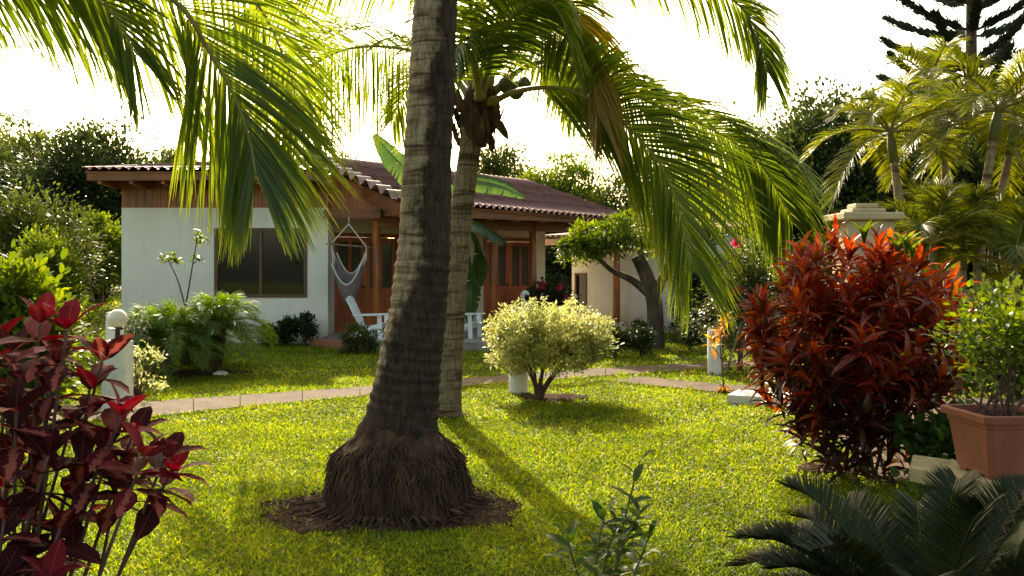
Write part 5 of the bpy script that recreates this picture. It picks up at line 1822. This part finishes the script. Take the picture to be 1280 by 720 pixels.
# ================================================================== CYCAD, SAPLING, MAROON PLANT
cyc = np.array([1.27, 2.78, 0.0])
cy_ = thing('sago_cycad', 'dark sago cycad with stiff comb like fronds beneath the stone slab', 'cycad', tuple(cyc))
mb = MB()
mb.lathe(cyc, [(0.13, -0.03), (0.15, 0.08), (0.14, 0.3), (0.11, 0.42), (0.03, 0.47)], 14)
mb.build('trunk', M['fibre'], cy_)
rg = np.random.default_rng(61)
cc = cyc + [0, 0, 0.36]
for k in range(66):
    az = k * 2.39996
    el = 1.15 - 1.02 * (k / 66) ** 0.8 + rg.normal(0, 0.06)
    frond(radial(cc, az, rg.uniform(0.82, 1.04), el, 0.40), 125, 0.12, 0.12, 0.0055, 0.14, 0.008, 0.002, 62, 40, 0.5,
          prof=lambda x: 0.35 + 0.65 * np.sin(math.pi * np.clip(x * 0.9 + 0.08, 0, 1)) ** 0.7, K=3, rng=rg, jit=0.04).build('frond', [M['cycad'], M['cycad']], cy_)

b = G(762, 790)
dd = b[1]
sp = thing('young_citrus', 'young leafy sapling standing alone in the front lawn', 'sapling', tuple(b))
rg = np.random.default_rng(62)
stems = [[(762, 790), (768, 720), (778, 660), (800, 576)], [(762, 790), (745, 730), (748, 680), (757, 640)], [(762, 790), (735, 750), (718, 705), (708, 668)],
         [(764, 780), (782, 740), (800, 700), (812, 668)], [(766, 730), (776, 690), (790, 660), (800, 640)], [(762, 790), (752, 740), (760, 690), (772, 655)]]
lm_ = MB()
for st in stems:
    p = spline([P(x_, y_, dd + rg.uniform(-0.12, 0.12) * (k_ > 0)) for k_, (x_, y_) in enumerate(st)], 30)
    mb = MB()
    mb.tube(p, np.linspace(0.008, 0.003, 30), 6)
    mb.build('stem', M['stem'], sp)
    k = 20
    f = np.linspace(0.3, 1.0, k)
    pos = p[(f * 29).astype(int)]
    az = np.arange(k) * 2.4 + rg.uniform(0, 6)
    d_ = np.stack([np.cos(az), np.sin(az), np.full(k, 0.35)], -1)
    d_[-3:, 2] += 0.6
    s_ = rg.uniform(0.7, 1.15, k)
    lm_.leaves(pos, d_, np.tile(Z, (k, 1)) + rdir(k, rg) * 0.4, 0.115 * s_, 0.042 * s_, T_OVAL)
lm_.build('foliage', M['sapling'], sp)

mp_ = thing('maroon_plant', 'dark maroon shrub with pink blotched leaves and crimson tips in the near corner', 'shrub', (-1.35, 2.15, 0))
rg = np.random.default_rng(63)
MB0 = np.array([-1.35, 2.15, 0])
heads = [(50, 405, 2.1, 1), (84, 412, 2.05, 1), (15, 440, 2.2, 0), (70, 455, 2.15, 0), (112, 488, 2.15, 1), (150, 520, 2.1, 1), (60, 490, 2.2, 0), (20, 515, 2.0, 0), (90, 530, 2.2, 0), (130, 560, 2.1, 0),
         (180, 570, 2.05, 1), (150, 590, 2.2, 0), (60, 570, 2.0, 0), (10, 580, 2.2, 0), (100, 605, 2.1, 0), (40, 630, 2.1, 0), (5, 650, 1.95, 0), (75, 660, 2.0, 0), (30, 700, 2.0, 0),
         (-30, 490, 2.1, 0), (-40, 570, 2.0, 0), (-40, 650, 2.0, 0), (60, 725, 1.9, 1), (0, 725, 1.9, 0), (-5, 430, 2.3, 1), (40, 540, 2.3, 0),
         (0, 610, 2.3, 0), (-70, 530, 2.2, 0), (-80, 610, 2.1, 0), (30, 478, 2.15, 0), (165, 545, 2.2, 0), (206, 572, 2.1, 0), (214, 590, 2.15, 1), (128, 452, 2.2, 0)]
dk, cr_ = MB(), MB()
for (px, py, dd, red) in heads:
    e = P(px, py, dd)
    s0 = MB0 + np.array([rg.normal(0, 0.08), rg.normal(0, 0.08), 0])
    mid = s0 * 0.4 + e * 0.6 + np.array([0, 0, -0.10])
    p = spline([s0, mid, e], 22)
    mb = MB()
    mb.tube(p, np.linspace(0.008, 0.0035, 22), 6)
    mb.build('stem', M['twig'], mp_)
    ax = nrm(p[-1] - p[-4])
    for lev in range(3):
        k = 4 if lev == 0 else 3
        az = np.arange(k) * (6.283 / k) + lev * 0.9 + rg.uniform(0, 0.5)
        a1 = nrm(np.cross(ax, [0.2, 1, 0.1]))
        a2 = np.cross(ax, a1)
        sp_ = 0.80 + 0.30 * lev
        d_ = nrm(ax * math.cos(sp_) + (a1 * np.cos(az)[:, None] + a2 * np.sin(az)[:, None]) * math.sin(sp_) + rg.normal(0, 0.15, (k, 3)) - Z * 0.22 * lev)
        s_ = rg.uniform(0.8, 1.15, k) * (0.85 if lev == 0 else 1)
        tgt = cr_ if (red and lev < 2) else dk
        tgt.leaves(np.tile(e - ax * 0.040 * lev, (k, 1)), d_, ax + Z * 0.5 + rg.normal(0, 0.25, (k, 3)), 0.108 * s_, 0.054 * s_, T_OVAL)
dk.build('foliage', M['maroon'], mp_)
cr_.build('foliage', M['crimson'], mp_)['label'] = 'crimson young leaves at the shoot tips'
print('SCENE BUILT')
